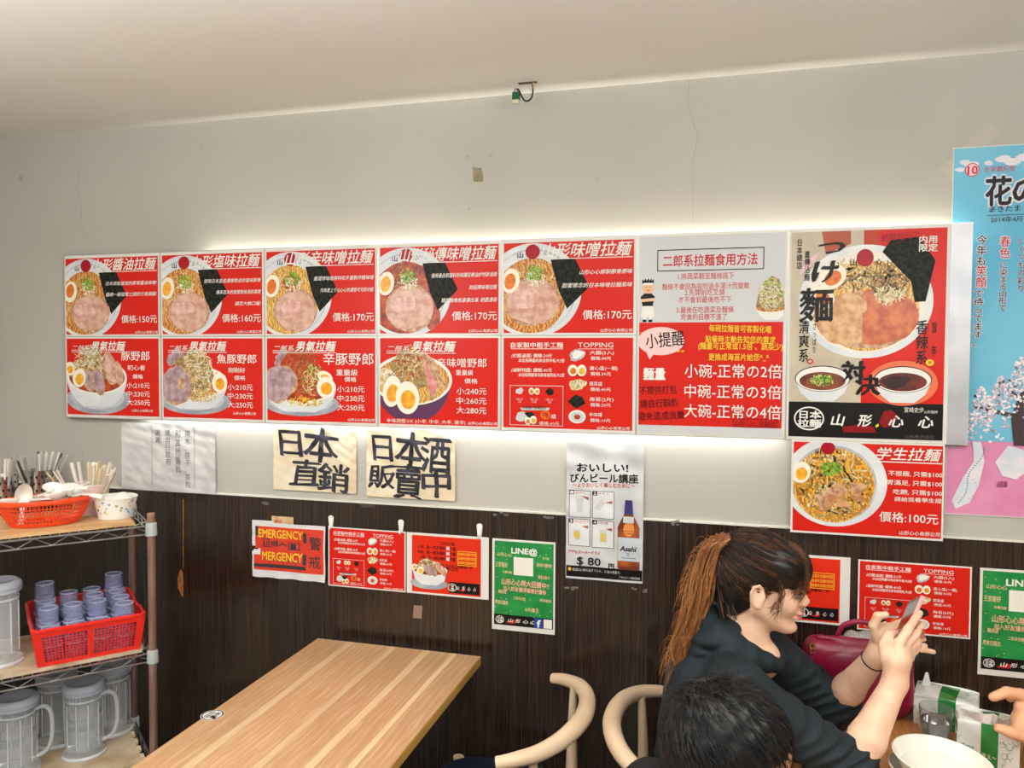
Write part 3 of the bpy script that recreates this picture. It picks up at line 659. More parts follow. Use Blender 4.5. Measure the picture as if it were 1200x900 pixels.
def rule_sheet(rect, lab):
    p = Print('rules_sheet', lab, 'poster', rect, DY, (622, 446, 924, 694), LB)
    p.rect(642, 456, 896, 686, mat('print_red_orange', (222, 48, 24), **P_))
    DK = mat('print_dark_text', (70, 14, 12), **P_)
    p.T('二郎系拉麵', 742, 476, 800, 490, DK, bold=.015, res=1)
    for i, (t, a, b) in enumerate((('小碗 - 點一碗系麵粉', 662, 768), ('中碗 - 點一碗系麵粉', 664, 768), ('大碗 - 點一碗系麵粉', 672, 768))):
        v = 494+i*21; p.T(t, a, v, b, v+15, DK, bold=.015, res=1); p.T('兩', 770, v, 782, v+15, WHT, bold=.03, res=1); p.T('份量', 784, v, 804, v+15, DK, bold=.015, res=1)
    p.T('以上皆為人生 三人以上免費加一次', 700, 564, 866, 578, DK, bold=.02, res=1); p.T('最多麵條加一次免費大公司', 680, 576, 812, 590, DK, bold=.02, res=1)
    p.frame(812, 508, 880, 566, 2, YEL)
    for i in range(3): p.T('點餐免加價的原因', 816, 514+i*17, 876, 526+i*17, YEL, res=1)
    p.ell(706, 648, 70, 24, SAU); p.poly([(644, 592), (774, 592), (764, 634), (736, 654), (680, 654), (654, 634)], BOWL); p.ell(709, 592, 66, 24, WHT); p.ell(709, 594, 60, 20, SOUPR)
    p.poly([(655, 592), (672, 562), (700, 546), (740, 566), (750, 592), (700, 605)], SPD); p.strokes(700, 572, 34, 24, 90, 12, 1.8, [SPR, WHT, SPD], seed=3)
    for i, (a, b) in enumerate(((702, 594), (722, 596), (744, 580), (758, 592))): p.ell(a, b, 11, 24, CHB, rot=-.4); p.ell(a+1, b, 8, 20, CHG if i < 2 else CHA, rot=-.4)
    egg_half(p, 652, 584, 9, 12); egg_half(p, 674, 598, 13, 16, .3)
    brand_strip(p, 782, 634, 892, 678); return p.done()
rule_sheet((1.370, 1.656, .918, 1.122), 'red rules sheet with a ramen bowl picture, right of the topping sheet')
rule_sheet((2.452, 2.740, .937, 1.136), 'red rules sheet partly hidden behind the head of the woman')
def line_sheet(rect, lab):
    p = Print('friend_sheet', lab, 'poster', rect, DY, (930, 474, 1162, 822), LB)
    GRN = mat('print_green', (36, 148, 74), .33, col2=(24, 132, 62), scale=20); TAN = mat('print_tan', (222, 196, 150), **P_); PK2 = mat('print_pink_text', (240, 180, 160), **P_)
    p.rect(938, 482, 1156, 778, GRN); p.T('LINE@', 1002, 504, 1096, 526, WHT, bold=.035); p.rect(1010, 540, 1082, 608, WHT)
    for t, a, v, b, h, m in (('山形心心', 948, 526, 1004, 14, TAN), ('打卡送', 1116, 532, 1140, 10, TAN), ('王家衛好', 942, 562, 988, 20, TAN), ('送好禮物', 1094, 556, 1150, 14, TAN), ('免費加麵', 970, 594, 1004, 10, TAN), ('優惠活動中', 1100, 602, 1142, 14, TAN), ('山形心心隊大回饋中!!', 966, 626, 1140, 24, PK2), ('加入好友獲得優惠折價卷', 972, 654, 1130, 18, PK2),
                             ('麵送送', 954, 668, 984, 14, TAN), ('二郎系拉麵', 1010, 690, 1054, 12, TAN), ('限時優惠', 1108, 690, 1148, 12, TAN), ('男氣拉麵送', 942, 708, 990, 16, TAN), ('8天獲王', 1054, 728, 1104, 16, TAN)):
        p.T(t, a, v, b, v+h, m, bold=.02, res=1, rot=.03)
    rn = random.Random(5)
    for i in range(40): p.ell(rn.uniform(942, 1150), rn.uniform(490, 770), 1.6, 1.6, WHT if i % 2 else TAN, n=6, same=i > 0)
    brand_strip(p, 938, 762, 1156, 802, True); p.rect(1088, 764, 1118, 802, mat('print_blue', (40, 76, 160), **P_)); p.T('f', 1098, 770, 1110, 798, WHT, bold=.04)
    p.rect(1122, 766, 1152, 800, WHT); return p.done()
line_sheet((1.668, 1.876, .825, 1.121), 'green friend sign-up sheet hanging right of the red rules sheet')
line_sheet((3.071, 3.279, .836, 1.133), 'green friend sign-up sheet at the right, cut by the picture edge')

# ---------------- torn emergency sign (crumpled, bitten out at the left)
def warp_em(a, b, X, Z): return -.003-.0022*math.sin(a*9+b*3)*math.sin(b*7+1)-(.003*max(0, .16-a)/.16 if .36 < b < .7 else 0)-.004*max(0, .12-b)/.12*math.sin(a*20)
def em_shape(a, b):
    return not (a < .055 and b > .2 and False) and not (.44 < b < .54 and a < .10*(1-abs(b-.49)/.05)) and not (abs(a-.36) < .006 and b < .035) and not (b > .965-.03*a)
p = Print('emergency_sign', 'torn crumpled orange emergency warning sign taped to the dark wall', 'sign', (.785, 1.070, .928, 1.134), DY, (68, 115, 590, 570), warp=warp_em, shape=em_shape, sheet=mat('plastic_sleeve', (222, 224, 226), .25))
ORD = mat('print_brick_red', (222, 66, 44), .35); CHC = mat('print_charcoal', (52, 56, 64), .35)
p.clip = (68, 115, 590, 570)
def wrect(u0, v0, u1, v1, m, nx=8, ny=6):
    p.k += 1
    for i in range(nx):
        for j in range(ny):
            a, b = u0+(u1-u0)*i/nx, u0+(u1-u0)*(i+1)/nx; c, d = v0+(v1-v0)*j/ny, v0+(v1-v0)*(j+1)/ny; p.rect(a, c, b, d, m, same=True)
wrect(92, 172, 580, 345, ORD, 30, 12); wrect(128, 345, 580, 395, ORD, 28, 6); wrect(80, 395, 580, 512, ORD, 30, 10); wrect(92, 172, 112, 250, CHC, 2, 5); wrect(436, 205, 460, 282, CHC, 2, 5); wrect(432, 370, 458, 452, CHC, 2, 5)
wrect(80, 466, 456, 490, CHC, 16, 2)
for x, y, w_, h_ in ((140, 265, 60, 6), (140, 325, 80, 6), (150, 265, 6, 60), (190, 268, 6, 50), (205, 290, 50, 6), (250, 268, 6, 54), (265, 300, 60, 6), (330, 285, 6, 56), (405, 285, 6, 56), (330, 283, 80, 6), (330, 335, 90, 6), (345, 295, 40, 40), (150, 428, 290, 5), (190, 428, 5, 34), (290, 430, 5, 36), (380, 432, 5, 34), (150, 462, 300, 5)):
    wrect(x, y, x+w_, y+h_, CHC, max(1, w_//18), 1)
p.T('EMERGENCY', 116, 190, 434, 256, YEL, bold=.02); p.T('MERGENCY', 142, 362, 430, 432, YEL, bold=.02); p.T('警', 480, 228, 566, 328, CHC, bold=.01); p.T('戒', 480, 370, 560, 470, CHC, bold=.01)
p.T('止進入', 150, 275, 320, 320, CHC, bold=.01, res=1); p.done()
s = MB().box((0, 0, 0), (.085, .0015, .06), mat('old_flyer', (214, 190, 150), .5, col2=(200, 90, 60), scale=30)).build('paper_scrap', loc=(.858, DY+.002, 1.085)); tag(s, 'faded paper scrap sticking out above the torn emergency sign', 'paper')

# ---------------- beer lesson poster
def warp_b(a, b, X, Z): return -.008-.0012*math.sin(a*11+b*17)-.0008*math.sin(b*39+a*4)
p = Print('beer_poster', 'grey bottled beer lesson poster with brown bottle and handwritten 80 price, hanging over the rail', 'poster', (1.910, 2.150, 1.012, 1.441), WY, (85, 60, 464, 812), warp=warp_b, sheet=mat('poster_grey', (196, 200, 204), .45, col2=(214, 216, 218), scale=8, bump=.3, bscale=20, bdist=.002))
p.rect(88, 740, 462, 800, BLK)
p.T('おいしい!', 138, 168, 388, 218, BLK, bold=.03, rot=-.03); p.T('びんビール講座', 104, 226, 438, 276, BLK, bold=.025, rot=-.03); p.T('～よりおいしく楽しむために～', 118, 276, 424, 302, DRD, bold=.012, rot=-.03)
for i, (u, v) in enumerate(((100, 322), (216, 322), (98, 480), (216, 482))):
    p.rect(u, v, u+108, v+150, BLK, part='picture'); p.rect(u+2.5, v+2.5, u+105.5, v+147.5, mat('print_panel', (222, 224, 226))); p.rect(u, v, u+24, v+24, BLK); p.T(str(i+1), u+7, v+4, u+18, v+20, WHT, bold=.03)
    p.T(('冷やそう', 'そそぐ', '泡を立てよう', '完成'[:2])[i], u+30, v+6, u+(80 if i != 2 else 100), v+20, DRD, res=1)
    gl = mat('print_glass_tint', (206, 214, 212)); bf = mat('print_beer', (228, 196, 96))
    if i == 0: p.poly([(u+34, v+45), (u+72, v+45), (u+66, v+122), (u+40, v+122)], GRY); p.poly([(u+58, v+30), (u+98, v+36), (u+98, v+54)], mat('print_bottle_tip', (170, 96, 70)))
    if i == 1: p.poly([(u+14, v+92), (u+42, v+44), (u+66, v+60), (u+36, v+106)], GRY); p.poly([(u+62, v+62), (u+98, v+50), (u+98, v+66)], mat('print_bottle_tip', (170, 96, 70)))
    if i == 2: p.poly([(u+24, v+62), (u+60, v+56), (u+60, v+110), (u+38, v+122)], GRY); p.ell(u+42, v+88, 16, 22, bf); p.poly([(u+66, v+40), (u+98, v+34), (u+98, v+52)], mat('print_bottle_tip', (170, 96, 70)))
    if i == 3: p.rect(u+38, v+50, u+72, v+118, GRY); p.rect(u+42, v+70, u+68, v+116, bf); p.poly([(u+66, v+46), (u+98, v+38), (u+98, v+56)], mat('print_bottle_tip', (170, 96, 70)))
p.poly([(376, 372), (412, 372), (416, 440), (446, 510), (450, 735), (440, 742), (352, 742), (342, 735), (342, 510), (372, 440)], mat('print_brown_bottle', (178, 96, 40), .3, col2=(120, 54, 24), scale=14))
p.ell(396, 520, 26, 40, mat('print_bottle_glow', (228, 150, 84), .3)); p.poly([(378, 362), (412, 362), (416, 440), (372, 440)], mat('print_blue_neck', (62, 60, 120), .3)); p.rect(368, 452, 420, 486, GRY); p.poly([(344, 566), (448, 566), (448, 694), (344, 694)], mat('print_bottle_label', (196, 204, 212), .3))
p.rect(346, 725, 448, 742, mat('print_bottle_base', (110, 50, 26))); p.T('Asahi', 354, 612, 434, 640, BLK, bold=.04, shear=.2); p.T('生', 384, 648, 402, 666, BLK); p.rect(362, 676, 432, 679, CHC)
p.T('アサヒスーパードライ', 100, 652, 258, 672, DRD, bold=.02, shear=.2, res=1); p.T('$ 80', 142, 686, 260, 732, BLK, bold=.012); p.T('円', 300, 712, 326, 742, BLK, bold=.04)
p.T('飲酒は20歳を過ぎてから。お酒は適量を。', 120, 752, 360, 768, GRY, res=1); p.ell(106, 758, 8, 10, YOL); p.T('アサヒビール株式会社', 352, 778, 452, 792, GRY, bold=.02, res=1); p.done()

# ---------------- crumpled paper notices on the wall
def crumple(seed, amp=.009):
    rn = random.Random(seed); W_ = [(rn.uniform(6, 34), rn.uniform(-20, 34), rn.uniform(0, 6.28), rn.uniform(.3, 1)) for _ in range(9)]
    def f(a, b, X, Z):
        h = sum(c/(1+.06*(abs(kx)+abs(ky)))*abs(math.sin(kx*a*.8+ky*b*.8+ph)) for kx, ky, ph, c in W_)
        return -.004-amp*h*.33
    return f
def dense(p): pass
KRF = mat('kraft_paper', (240, 229, 206), .75, col2=(226, 209, 178), scale=5, detail=4, bump=.5, bscale=26, bdist=.003)
p = Print('paper_notice', 'crumpled cream paper with four large brush characters, left of its neighbour', 'notice', (.868, 1.186, 1.240, 1.456), WY, (66, 62, 574, 452), 'brush lettered paper notices', warp=crumple(3), sheet=KRF, thick=.0005)
for t, a, b, c, d, r, sh in (('日', 100, 62, 250, 240, .03, -.1), ('本', 258, 52, 470, 270, .08, 0.), ('直', 170, 252, 360, 425, .0, .12), ('銷', 345, 272, 530, 450, .05, 0.)): p.T(t, a, b, c, d, INK, bold=.012, nib=(.022, -.015), jit=2.2, shear=sh, rot=r, res=3)
p.done(); dense(p)
p = Print('paper_notice', 'crumpled cream paper with six large brush characters, right of its neighbour', 'notice', (1.224, 1.540, 1.234, 1.464), WY, (622, 66, 1150, 478), 'brush lettered paper notices', warp=crumple(8), sheet=KRF, thick=.0005)
for t, a, b, c, d, r, sh in (('日', 655, 92, 785, 262, .03, -.1), ('本', 800, 78, 990, 290, .08, 0.), ('酒', 955, 98, 1125, 320, .04, 0.), ('販', 634, 280, 800, 425, .0, .1), ('賣', 790, 270, 960, 480, .03, 0.), ('中', 960, 290, 1125, 465, -.03, 0.)): p.T(t, a, b, c, d, INK, bold=.012, nib=(.021, -.014), jit=2.2, shear=sh, rot=r, res=3)
p.done(); dense(p)
WPP = mat('white_crumpled_paper', (222, 222, 222), .6, col2=(206, 206, 208), scale=8, bump=.6, bscale=22, bdist=.004)
p = Print('paper_notice', 'wrinkled white water notice with faint columns of writing above the rack', 'notice', (.232, .634, 1.212, 1.458), WY, (550, 62, 1010, 410), warp=crumple(12, .011), sheet=WPP, thick=.0005)
GI = mat('faint_ink', (104, 104, 108), .6)
for t, a, b, c, d in (('開\n水\n、\n筷\n子\n、\n茶\n包', 866, 92, 892, 388), ('和\n其\n他\n醬\n料', 820, 92, 846, 318), ('請\n自\n行\n取\n用', 770, 92, 796, 278), ('謝\n謝', 722, 92, 748, 165)): p.T(t, a, b, c, d, GI, bold=.002)
for u in (703, 910): p.rect(u, 70, u+1.6, 385, GI)
p.done(); dense(p)

# ---------------- tall blue blossom festival poster at the right
SKY = mat('print_sky_blue', (86, 178, 214), .4, col2=(122, 196, 222), scale=2.2, detail=2); CLD = mat('print_cloud', (226, 224, 232), .4, col2=(206, 214, 228), scale=14); BPK = mat('print_blossom_pink', (226, 150, 190), .4, col2=(216, 132, 176), scale=6)
p = Print('festival_poster', 'tall sky blue cherry blossom travel poster with pink lower part, right end of the wall', 'poster', (2.980, 3.420, 1.276, 2.285), WY-.003, (1120, 168, 1323, 605), sheet=mat('poster_paper', (228, 226, 226), .5))
p.clip = (1121, 169, 1322, 604)
p.rect(1121, 169, 1322, 530, SKY); p.rect(1121, 516, 1322, 604, BPK)
for i, (u, v, r) in enumerate(((1134, 186, 6), (1142, 190, 8), (1128, 194, 5), (1176, 184, 8), (1186, 188, 9), (1198, 184, 8), (1210, 190, 9), (1160, 188, 5), (1240, 182, 10), (1262, 190, 12), (1290, 184, 10))): p.ell(u, v, r, r*.55, CLD, jit=.2)
p.ell(1142, 195, 8, 8, DRD); p.ell(1142, 195, 7, 7, PNK); p.T('10', 1137, 190, 1148, 200, DRD, bold=.02); p.T('北東農紀祭', 1155, 192, 1190, 199, DRD, bold=.0, res=1)
for bld, m in ((.10, CLD), (.03, BLK)): p.T('花', 1158, 204, 1186, 238, m, bold=bld); p.T('の', 1188, 204, 1218, 238, m, bold=bld); p.T('やまがた', 1222, 204, 1316, 238, m, bold=bld)
p.T('あきたま・はなまつり', 1162, 238, 1250, 246, BLK, bold=.01, res=1); p.rect(1160, 249, 1240, 249.8, CHC); p.T('2014年4月9日(土)から', 1164, 251, 1240, 258, CHC, bold=.01, res=1)
for bld, m in ((.09, CLD), (.01, BLK)):
    p.T('今\n年\nも', 1149, 272, 1160, 308, m, bold=bld); p.T('で\n待\nっ\nて\nま\nす\n。', 1147, 336, 1158, 404, m, bold=bld)
    p.T('に\n染\nま\nる\n山\n形\nで', 1175, 304, 1184, 362, m, bold=bld*.8); p.T('い\nく\nつ\nも\nの\n彩\nり', 1195, 276, 1203, 340, m, bold=bld*.8); p.T('あ\nな\nた\nの\n笑\n顔', 1218, 276, 1226, 330, m, bold=bld*.8)
for bld, m in ((.09, CLD), (.01, DRD)): p.T('笑\n顔', 1149, 308, 1161, 334, m, bold=bld); p.T('春\n色', 1175, 274, 1186, 300, m, bold=bld)
TRK = mat('print_branch', (70, 54, 60), .4); BL1 = mat('print_blossom', (226, 214, 226), .4); BL2 = mat('print_blossom_shade', (190, 184, 206), .4); BL3 = mat('print_blossom_light', (244, 238, 244), .4)
p.poly([(1196, 520), (1208, 520), (1206, 470), (1222, 430), (1215, 428), (1200, 462), (1192, 486)], TRK); p.poly([(1206, 490), (1150, 476), (1150, 473), (1204, 484)], TRK); p.poly([(1202, 470), (1176, 446), (1178, 444), (1204, 464)], TRK); p.poly([(1220, 450), (1290, 430), (1290, 435), (1220, 456)], TRK)
rn = random.Random(3); p.k += 1; kk = p.k
for i in range(1500):
    u = rn.uniform(1122, 1321); top = 462-55*math.exp(-((u-1225)/42)**2)-8*math.sin(u*.3); v = top+abs(rn.gauss(0, 1))*26
    if v > 524 or (u < 1150 and v < 482): continue
    p.k = kk+i % 6; p.ell(u, v, rn.uniform(1, 2.6), rn.uniform(1, 2.2), rn.choice([BL1, BL2, BL3]), n=5, same=True)
p.k = kk+7
for u0, pts in ((0, [(1140, 560), (1128, 588), (1132, 598), (1148, 590), (1158, 570), (1164, 540), (1160, 518), (1150, 516), (1152, 540)]), (0, [(1176, 540), (1190, 520), (1206, 524), (1216, 545), (1200, 560), (1184, 556)])): p.poly(pts, CLD)
grn = mat('print_green_dots', (60, 150, 100), .4); p.k += 1
for i in range(26): t = i/25; p.ell(1136+26*t+3*math.sin(t*9), 590-66*t, .9, .9, grn, n=6, same=True)
p.k += 1
for i in range(14): t = i/13; p.ell(1148+8*math.sin(t*6), 585-50*t, .8, .8, BPK, n=6, same=True)
p.ell(1184, 566, 6, 3, mat('print_magenta', (200, 90, 150)), jit=.3); p.T('山形県', 1178, 562, 1190, 570, BLK, res=1); p.done()
# ------------------------------------------------------------------ chrome wire rack standing at an angle in the corner
RA = math.radians(50); RO = np.array([.644, -.306, 0.]); RX = np.array([math.cos(RA), math.sin(RA), 0]); RYv = np.array([-math.sin(RA), math.cos(RA), 0])
RL, RD = .90, .37
def rl(x, y, z): return RO+RX*x+RYv*y+np.array([0, 0, z])       # rack frame: x 0 (right post) to -RL, y 0 (front) to RD (back)
chrome = mat('chrome_wire', (196, 198, 200), .25, .95); post_m = mat('tarnished_post', (176, 158, 150), .38, .75, col2=(142, 110, 98), scale=14, stretch=(1, 1, .3), mix=(.3, .7))
rust_m = mat('rusty_post', (138, 96, 78), .45, .6, col2=(170, 140, 126), scale=16, stretch=(1, 1, .3)); grey_pl = mat('grey_collar_plastic', (178, 186, 186), .4)
tanb = mat('tan_board', (214, 176, 128), .6, col2=(198, 158, 108), scale=4, detail=4, stretch=(1, 6, 1)); rib_m = mat('ribbed_mat', (206, 190, 164), .7, col2=(176, 152, 118), scale=9, detail=4)
tan_edge = mat('board_edge', (150, 118, 84), .7)
rack = empty('wire_rack', RO, RA, 'chrome wire shelving rack with tarnished posts standing at an angle by the left wall', 'rack')
SH = [.13, .405, .765, 1.172]     # deck heights
for i, (x, y) in enumerate(((0, 0), (0, RD), (-RL, 0), (-RL, RD))):
    mb = MB().tube([(x, y, 0.03), (x, y, 1.20)], .0122, rust_m if y == 0 and x == 0 else post_m, n=14)
    for k in range(46): z = .04+k*.0254; mb.tube([(x, y, z), (x, y, z+.0012)], .01245, post_m, n=14, caps=False)
    o = mb.build('post', rack)
    MB().lathe([(0, 1.20), (.0115, 1.20), (.0125, 1.203), (.0118, 1.208), (0, 1.209)], mat('post_cap', (172, 128, 112), .5), n=14, c=(x, y, 0)).build('cap', o)
    MB().lathe([(0, 0), (.02, 0), (.02, .012), (.008, .02), (.008, .03), (0, .03)], grey_pl, n=14, c=(x, y, 0)).build('foot', o)
for si, zt in enumerate(SH):
    mb = MB(); yb = (0, RD)
    for y in yb:                                     # truss sides, long
        mb.tube([(-RL, y, zt-.004), (0, y, zt-.004)], .0032, chrome, n=6); mb.tube([(-RL, y, zt-.030), (0, y, zt-.030)], .0028, chrome, n=6)
        n = 20; mb.tube([(-RL+RL*k/n, y, zt-.005 if k % 2 else zt-.029) for k in range(n+1)], .002, chrome, n=5)
    for x in (-RL, 0):
        mb.tube([(x, 0, zt-.004), (x, RD, zt-.004)], .0032, chrome, n=6); mb.tube([(x, 0, zt-.030), (x, RD, zt-.030)], .0028, chrome, n=6)
        n = 10; mb.tube([(x, RD*k/n, zt-.005 if k % 2 else zt-.029) for k in range(n+1)], .002, chrome, n=5)
    for a, b in (((-.07, 0), (0, .07)), ((-.07, RD), (0, RD-.07)), ((-RL+.07, 0), (-RL, .07)), ((-RL+.07, RD), (-RL, RD-.07))): mb.tube([(a[0], a[1], zt-.004), (b[0], b[1], zt-.004)], .0026, chrome, n=5)
    sh = mb.build('shelf_frame', rack)
    wires = MB()
    for k in range(1, 36): x = -RL+RL*k/36; wires.tube([(x, 0, zt), (x, RD, zt)], .0018, chrome, n=5)
    tag(wires.build('deck_wires', sh), kind='stuff')
    for x in (0, -RL):
        for y in yb: MB().lathe([(.0122, zt-.036), (.0175, zt-.034), (.0165, zt), (.0150, zt+.006), (.0122, zt+.007)], grey_pl, n=16, c=(x, y, 0)).build('collar', rack)
# boards lying on the decks
DZ = [z+.002 for z in SH]
def board(x0, x1, y0, y1, z, m, lab, t=.008, ribs=False, hooks=False):
    mb = MB().box((0, 0, 0), (x1-x0, y1-y0, t), m); 
    if ribs:
        n = int((x1-x0)/.012)
        for k in range(n): mb.box((k*.012+.002, .001, t), (k*.012+.008, y1-y0-.001, t+.0014), m)
    o = mb.build('shelf_board', loc=rl(x0, y0, z), rz=RA); tag(o, lab, 'board')
    if hooks:
        for k in range(5): MB().box((x1-x0-.002, .03+k*.06, -.002), (x1-x0+.010, .055+k*.06, t+.003), mat('cream_tab', (226, 206, 170), .6)).build('tab', o, bevel=.002)
    return o
board(-.445, -.045, .008, RD-.01, DZ[3], tanb, 'tan board on the top deck of the rack, right one of the pair')
board(-RL+.02, -.449, .008, RD-.01, DZ[3], tanb, 'tan board on the top deck of the rack, left one cut by the picture edge')
board(-RL+.02, -.03, .008, RD-.012, DZ[2], rib_m, 'ribbed beige mat board under the tumbler basket on the middle deck', ribs=True, hooks=True)
board(-RL+.02, -.03, .008, RD-.012, DZ[1], rib_m, 'ribbed beige mat board under the water jugs on the lower deck', ribs=True, hooks=True)
BT, BM, BB = DZ[3]+.0085, DZ[2]+.0100, DZ[1]+.0100
def on(px, py, z): return on_plane(px, py, 2, z)
# -------- open weave orange colander with soup spoons
orange = mat('orange_plastic', (240, 78, 30), .35, sub=0, coat=.2); redp = mat('red_plastic', (234, 44, 32), .35, coat=.2)
def oval_basket(loc, rz, a, b, h, lab, m):
    root = empty('colander_basket', loc, rz, lab, 'basket')
    def P(t, k):  # k 0 bottom..1 top
        s_ = .68+.32*k**.7; return Vector((a*s_*math.cos(t), b*s_*math.sin(t), h*k+.001))
    N = 72; mb = MB()
    for j in range(N):       # upright ribs
        t = 2*math.pi*j/N; mb.tube([P(t, k) for k in (0, .15, .35, .6, .85, .97)], .0016, m, n=4)
    for k in (.12, .27, .42, .57, .72): mb.tube([P(2*math.pi*j/48, k) for j in range(48)], .0014, m, n=4, closed=True)
    tag(mb.build('woven_side', root), kind='stuff')
    MB().tube([P(2*math.pi*j/60, .96)+Vector((0, 0, 0)) for j in range(60)], .0052, m, n=8, closed=True, flat=1.5).build('rim', root)
    mb = MB(); mb.add([P(2*math.pi*j/60, 0) for j in range(60)]+[P(2*math.pi*j/60, 0)+Vector((0, 0, .003)) for j in range(60)], [tuple(range(59, -1, -1)), tuple(range(60, 120))]+[(j, (j+1) % 60, 60+(j+1) % 60, 60+j) for j in range(60)], m).build('base', root)
    mb = MB(); 
    n = 60; mb.add([P(2*math.pi*j/n, .02)*1 for j in range(n)]+[P(2*math.pi*j/n, .16) for j in range(n)], [(j, (j+1) % n, n+(j+1) % n, n+j) for j in range(n)], m).build('foot_band', root)
    return root
cb = on(53, 614, BT); oval_basket((cb[0], cb[1], BT), RA, .128, .078, .078, 'oval orange woven plastic basket holding white soup spoons on the top shelf', orange)
whitec = mat('white_melamine', (238, 238, 230), .25, coat=.3)
def soup_spoon(loc, rx, ry, rz, lab, sc=1.):
    root = empty('soup_spoon', loc, 0, lab, 'spoon', 'white soup spoons in the orange basket'); root.rotation_euler = (rx, ry, rz); root.scale = (sc,)*3
    if rx > 50:      # bowl held up, hollow side to the viewer, handle down in the basket
        Zv = Vector((CAM[0]-loc[0], CAM[1]-loc[1], 0)).normalized()*math.cos(ry)+Vector((0, 0, 1))*math.sin(ry); Xv = Vector((0, 0, 1)).cross(Zv).normalized()
        Yv = Zv.cross(Xv); a = rz-RA; Xd = Yv*math.cos(a)+Xv*math.sin(a); root.rotation_euler = Matrix((Xd, Zv.cross(Xd), Zv)).transposed().to_euler()
    mb = MB(); n, m_ = 20, 7; vs = []; fs = []
    for sgn, off in ((1, 0), (-1, .002)):
        for i in range(m_+1):
            r = i/m_
            for j in range(n):
                t = 2*math.pi*j/n; vs.append((.034*r*math.cos(t)*(1+.12*math.cos(t)), .024*r*math.sin(t), .016*r**2+(.0 if sgn == 1 else -off*(1 if i < m_ else .3))))
    base = (m_+1)*n
    for i in range(m_):
        for j in range(n):
            a_, b_, c_, d_ = i*n+j, i*n+(j+1) % n, (i+1)*n+(j+1) % n, (i+1)*n+j
            fs += [(a_, b_, c_, d_), (base+d_, base+c_, base+b_, base+a_)]
    for j in range(n): fs.append((m_*n+j, m_*n+(j+1) % n, base+m_*n+(j+1) % n, base+m_*n+j))
    mb.add(vs, fs, whitec, True); mb.build('spoon_bowl', root)
    MB().tube([(-.028, 0, .015), (-.045, 0, .022), (-.075, 0, .034), (-.095, 0, .040)], [.006, .0065, .0075, .009], whitec, n=10, flat=.35, upv=(0, 0, 1)).build('handle', root)
for i, (x, y, z, rx, ry, rz, lab) in enumerate((
    (-.055, .004, .100, 99, -.22, .1, 'white soup spoon standing bowl-up at the left of the orange basket'),
    (.045, .0, .072, .3, -.25, .35, 'white soup spoon leaning toward the paper bowl'),
    (.078, .012, .088, 99, .75, -1.0, 'white soup spoon at the right end of the orange basket'),
    (.0, .02, .076, -.2, -.35, .2, 'white soup spoon lying across the middle of the basket'),
    (.03, -.02, .078, .3, .05, 3.0, 'white soup spoon face-down in the middle of the basket front'),
    (-.09, .0, .066, .4, -.2, 3.6, 'white soup spoon half buried at the far left of the basket'),
    (.030, .018, .096, 99, .95, -1.2, 'white soup spoon topmost in the orange basket'))):
    p = np.array([cb[0], cb[1], BT])+RX*x+RYv*y; soup_spoon((p[0], p[1], BT+z), rx, ry, rz+RA, lab)
# -------- perforated steel canisters with metal spoons and chopsticks
steel = mat('brushed_steel', (200, 200, 200), .18, 1.); dkh = mat('punched_hole', (24, 24, 26), .6)
def canister(loc, lab, r=.046, h=.11):
    root = empty('steel_canister', loc, 0, lab, 'canister', 'steel utensil canisters on the top shelf')
    MB().lathe([(0, 0), (r, 0), (r, h), (r+.002, h+.001), (r-.001, h+.002), (r-.002, h), (r-.002, .003), (0, .003)], steel, n=40).build('wall', root)
    for k in range(4):
        for j in range(18):
            t = 2*math.pi*(j+.5*(k % 2))/18; z = .018+k*.024; rr = r+.0004; n = 8
            if k == 0: pass
            vs = [((rr)*math.cos(t+.075*math.cos(q)), rr*math.sin(t+.075*math.cos(q)), z+.0055*math.sin(q)) for q in np.linspace(0, 2*math.pi, n, endpoint=False)]
            o = MB().add(vs, [tuple(range(n))], dkh).build('hole', root)
    return root
def bundle(name, lab, group, c, r, n, L, wd, mats, tilt, z0, cat, seed, flatk=1.):
    rn = random.Random(seed); out = []
    for i in range(n):
        a = rn.uniform(0, 6.283); rr = r*math.sqrt(rn.random())*.8; tl = tilt*rr/r*rn.uniform(.6, 1.2); x, y = rr*math.cos(a), rr*math.sin(a)
        l = L*rn.uniform(.93, 1.04); d = Vector((math.cos(a)*math.sin(tl), math.sin(a)*math.sin(tl), math.cos(tl)))
        m = rn.choice(mats); p0 = Vector((0, 0, 0)); p1 = d*l
        bx, by = x*.75, y*.75
        mb = MB().tube([p0, p0+d*l*.5, p1], [wd*.7, wd*.9, wd], m, n=6, flat=flatk)
        o = mb.build(name, loc=(c[0]+bx, c[1]+by, c[2]+z0)); tag(o, lab, cat, group); out.append(o)
    return out
c1 = on(46, 588, BT)+RYv*.03; canister((c1[0], c1[1], BT), 'perforated steel canister behind the orange basket, full of metal spoons and chopsticks')
steelb = mat('satin_steel_stick', (214, 216, 216), .42, .6); dkst = mat('dark_steel', (120, 122, 122), .3, .9)
bundle('metal_chopstick', 'thin metal stick standing in the canister behind the spoon basket', 'metal sticks in the perforated canister', (c1[0], c1[1], BT), .044, 24, .165, .0046, [steelb, steelb, dkst, whitec, steelb, whitec], .50, .005, 'utensil', 3, .8)
c2 = on(4, 597, BT)+RYv*.03; canister((c2[0], c2[1], BT), 'perforated steel canister cut by the left picture edge')
bundle('metal_chopstick', 'thin stick standing in the steel canister at the left picture edge', 'sticks in the left canister', (c2[0], c2[1], BT), .042, 14, .17, .0044, [steelb, mat('stick_tan', (176, 150, 120), .5), whitec], .35, .005, 'utensil', 4, .8)
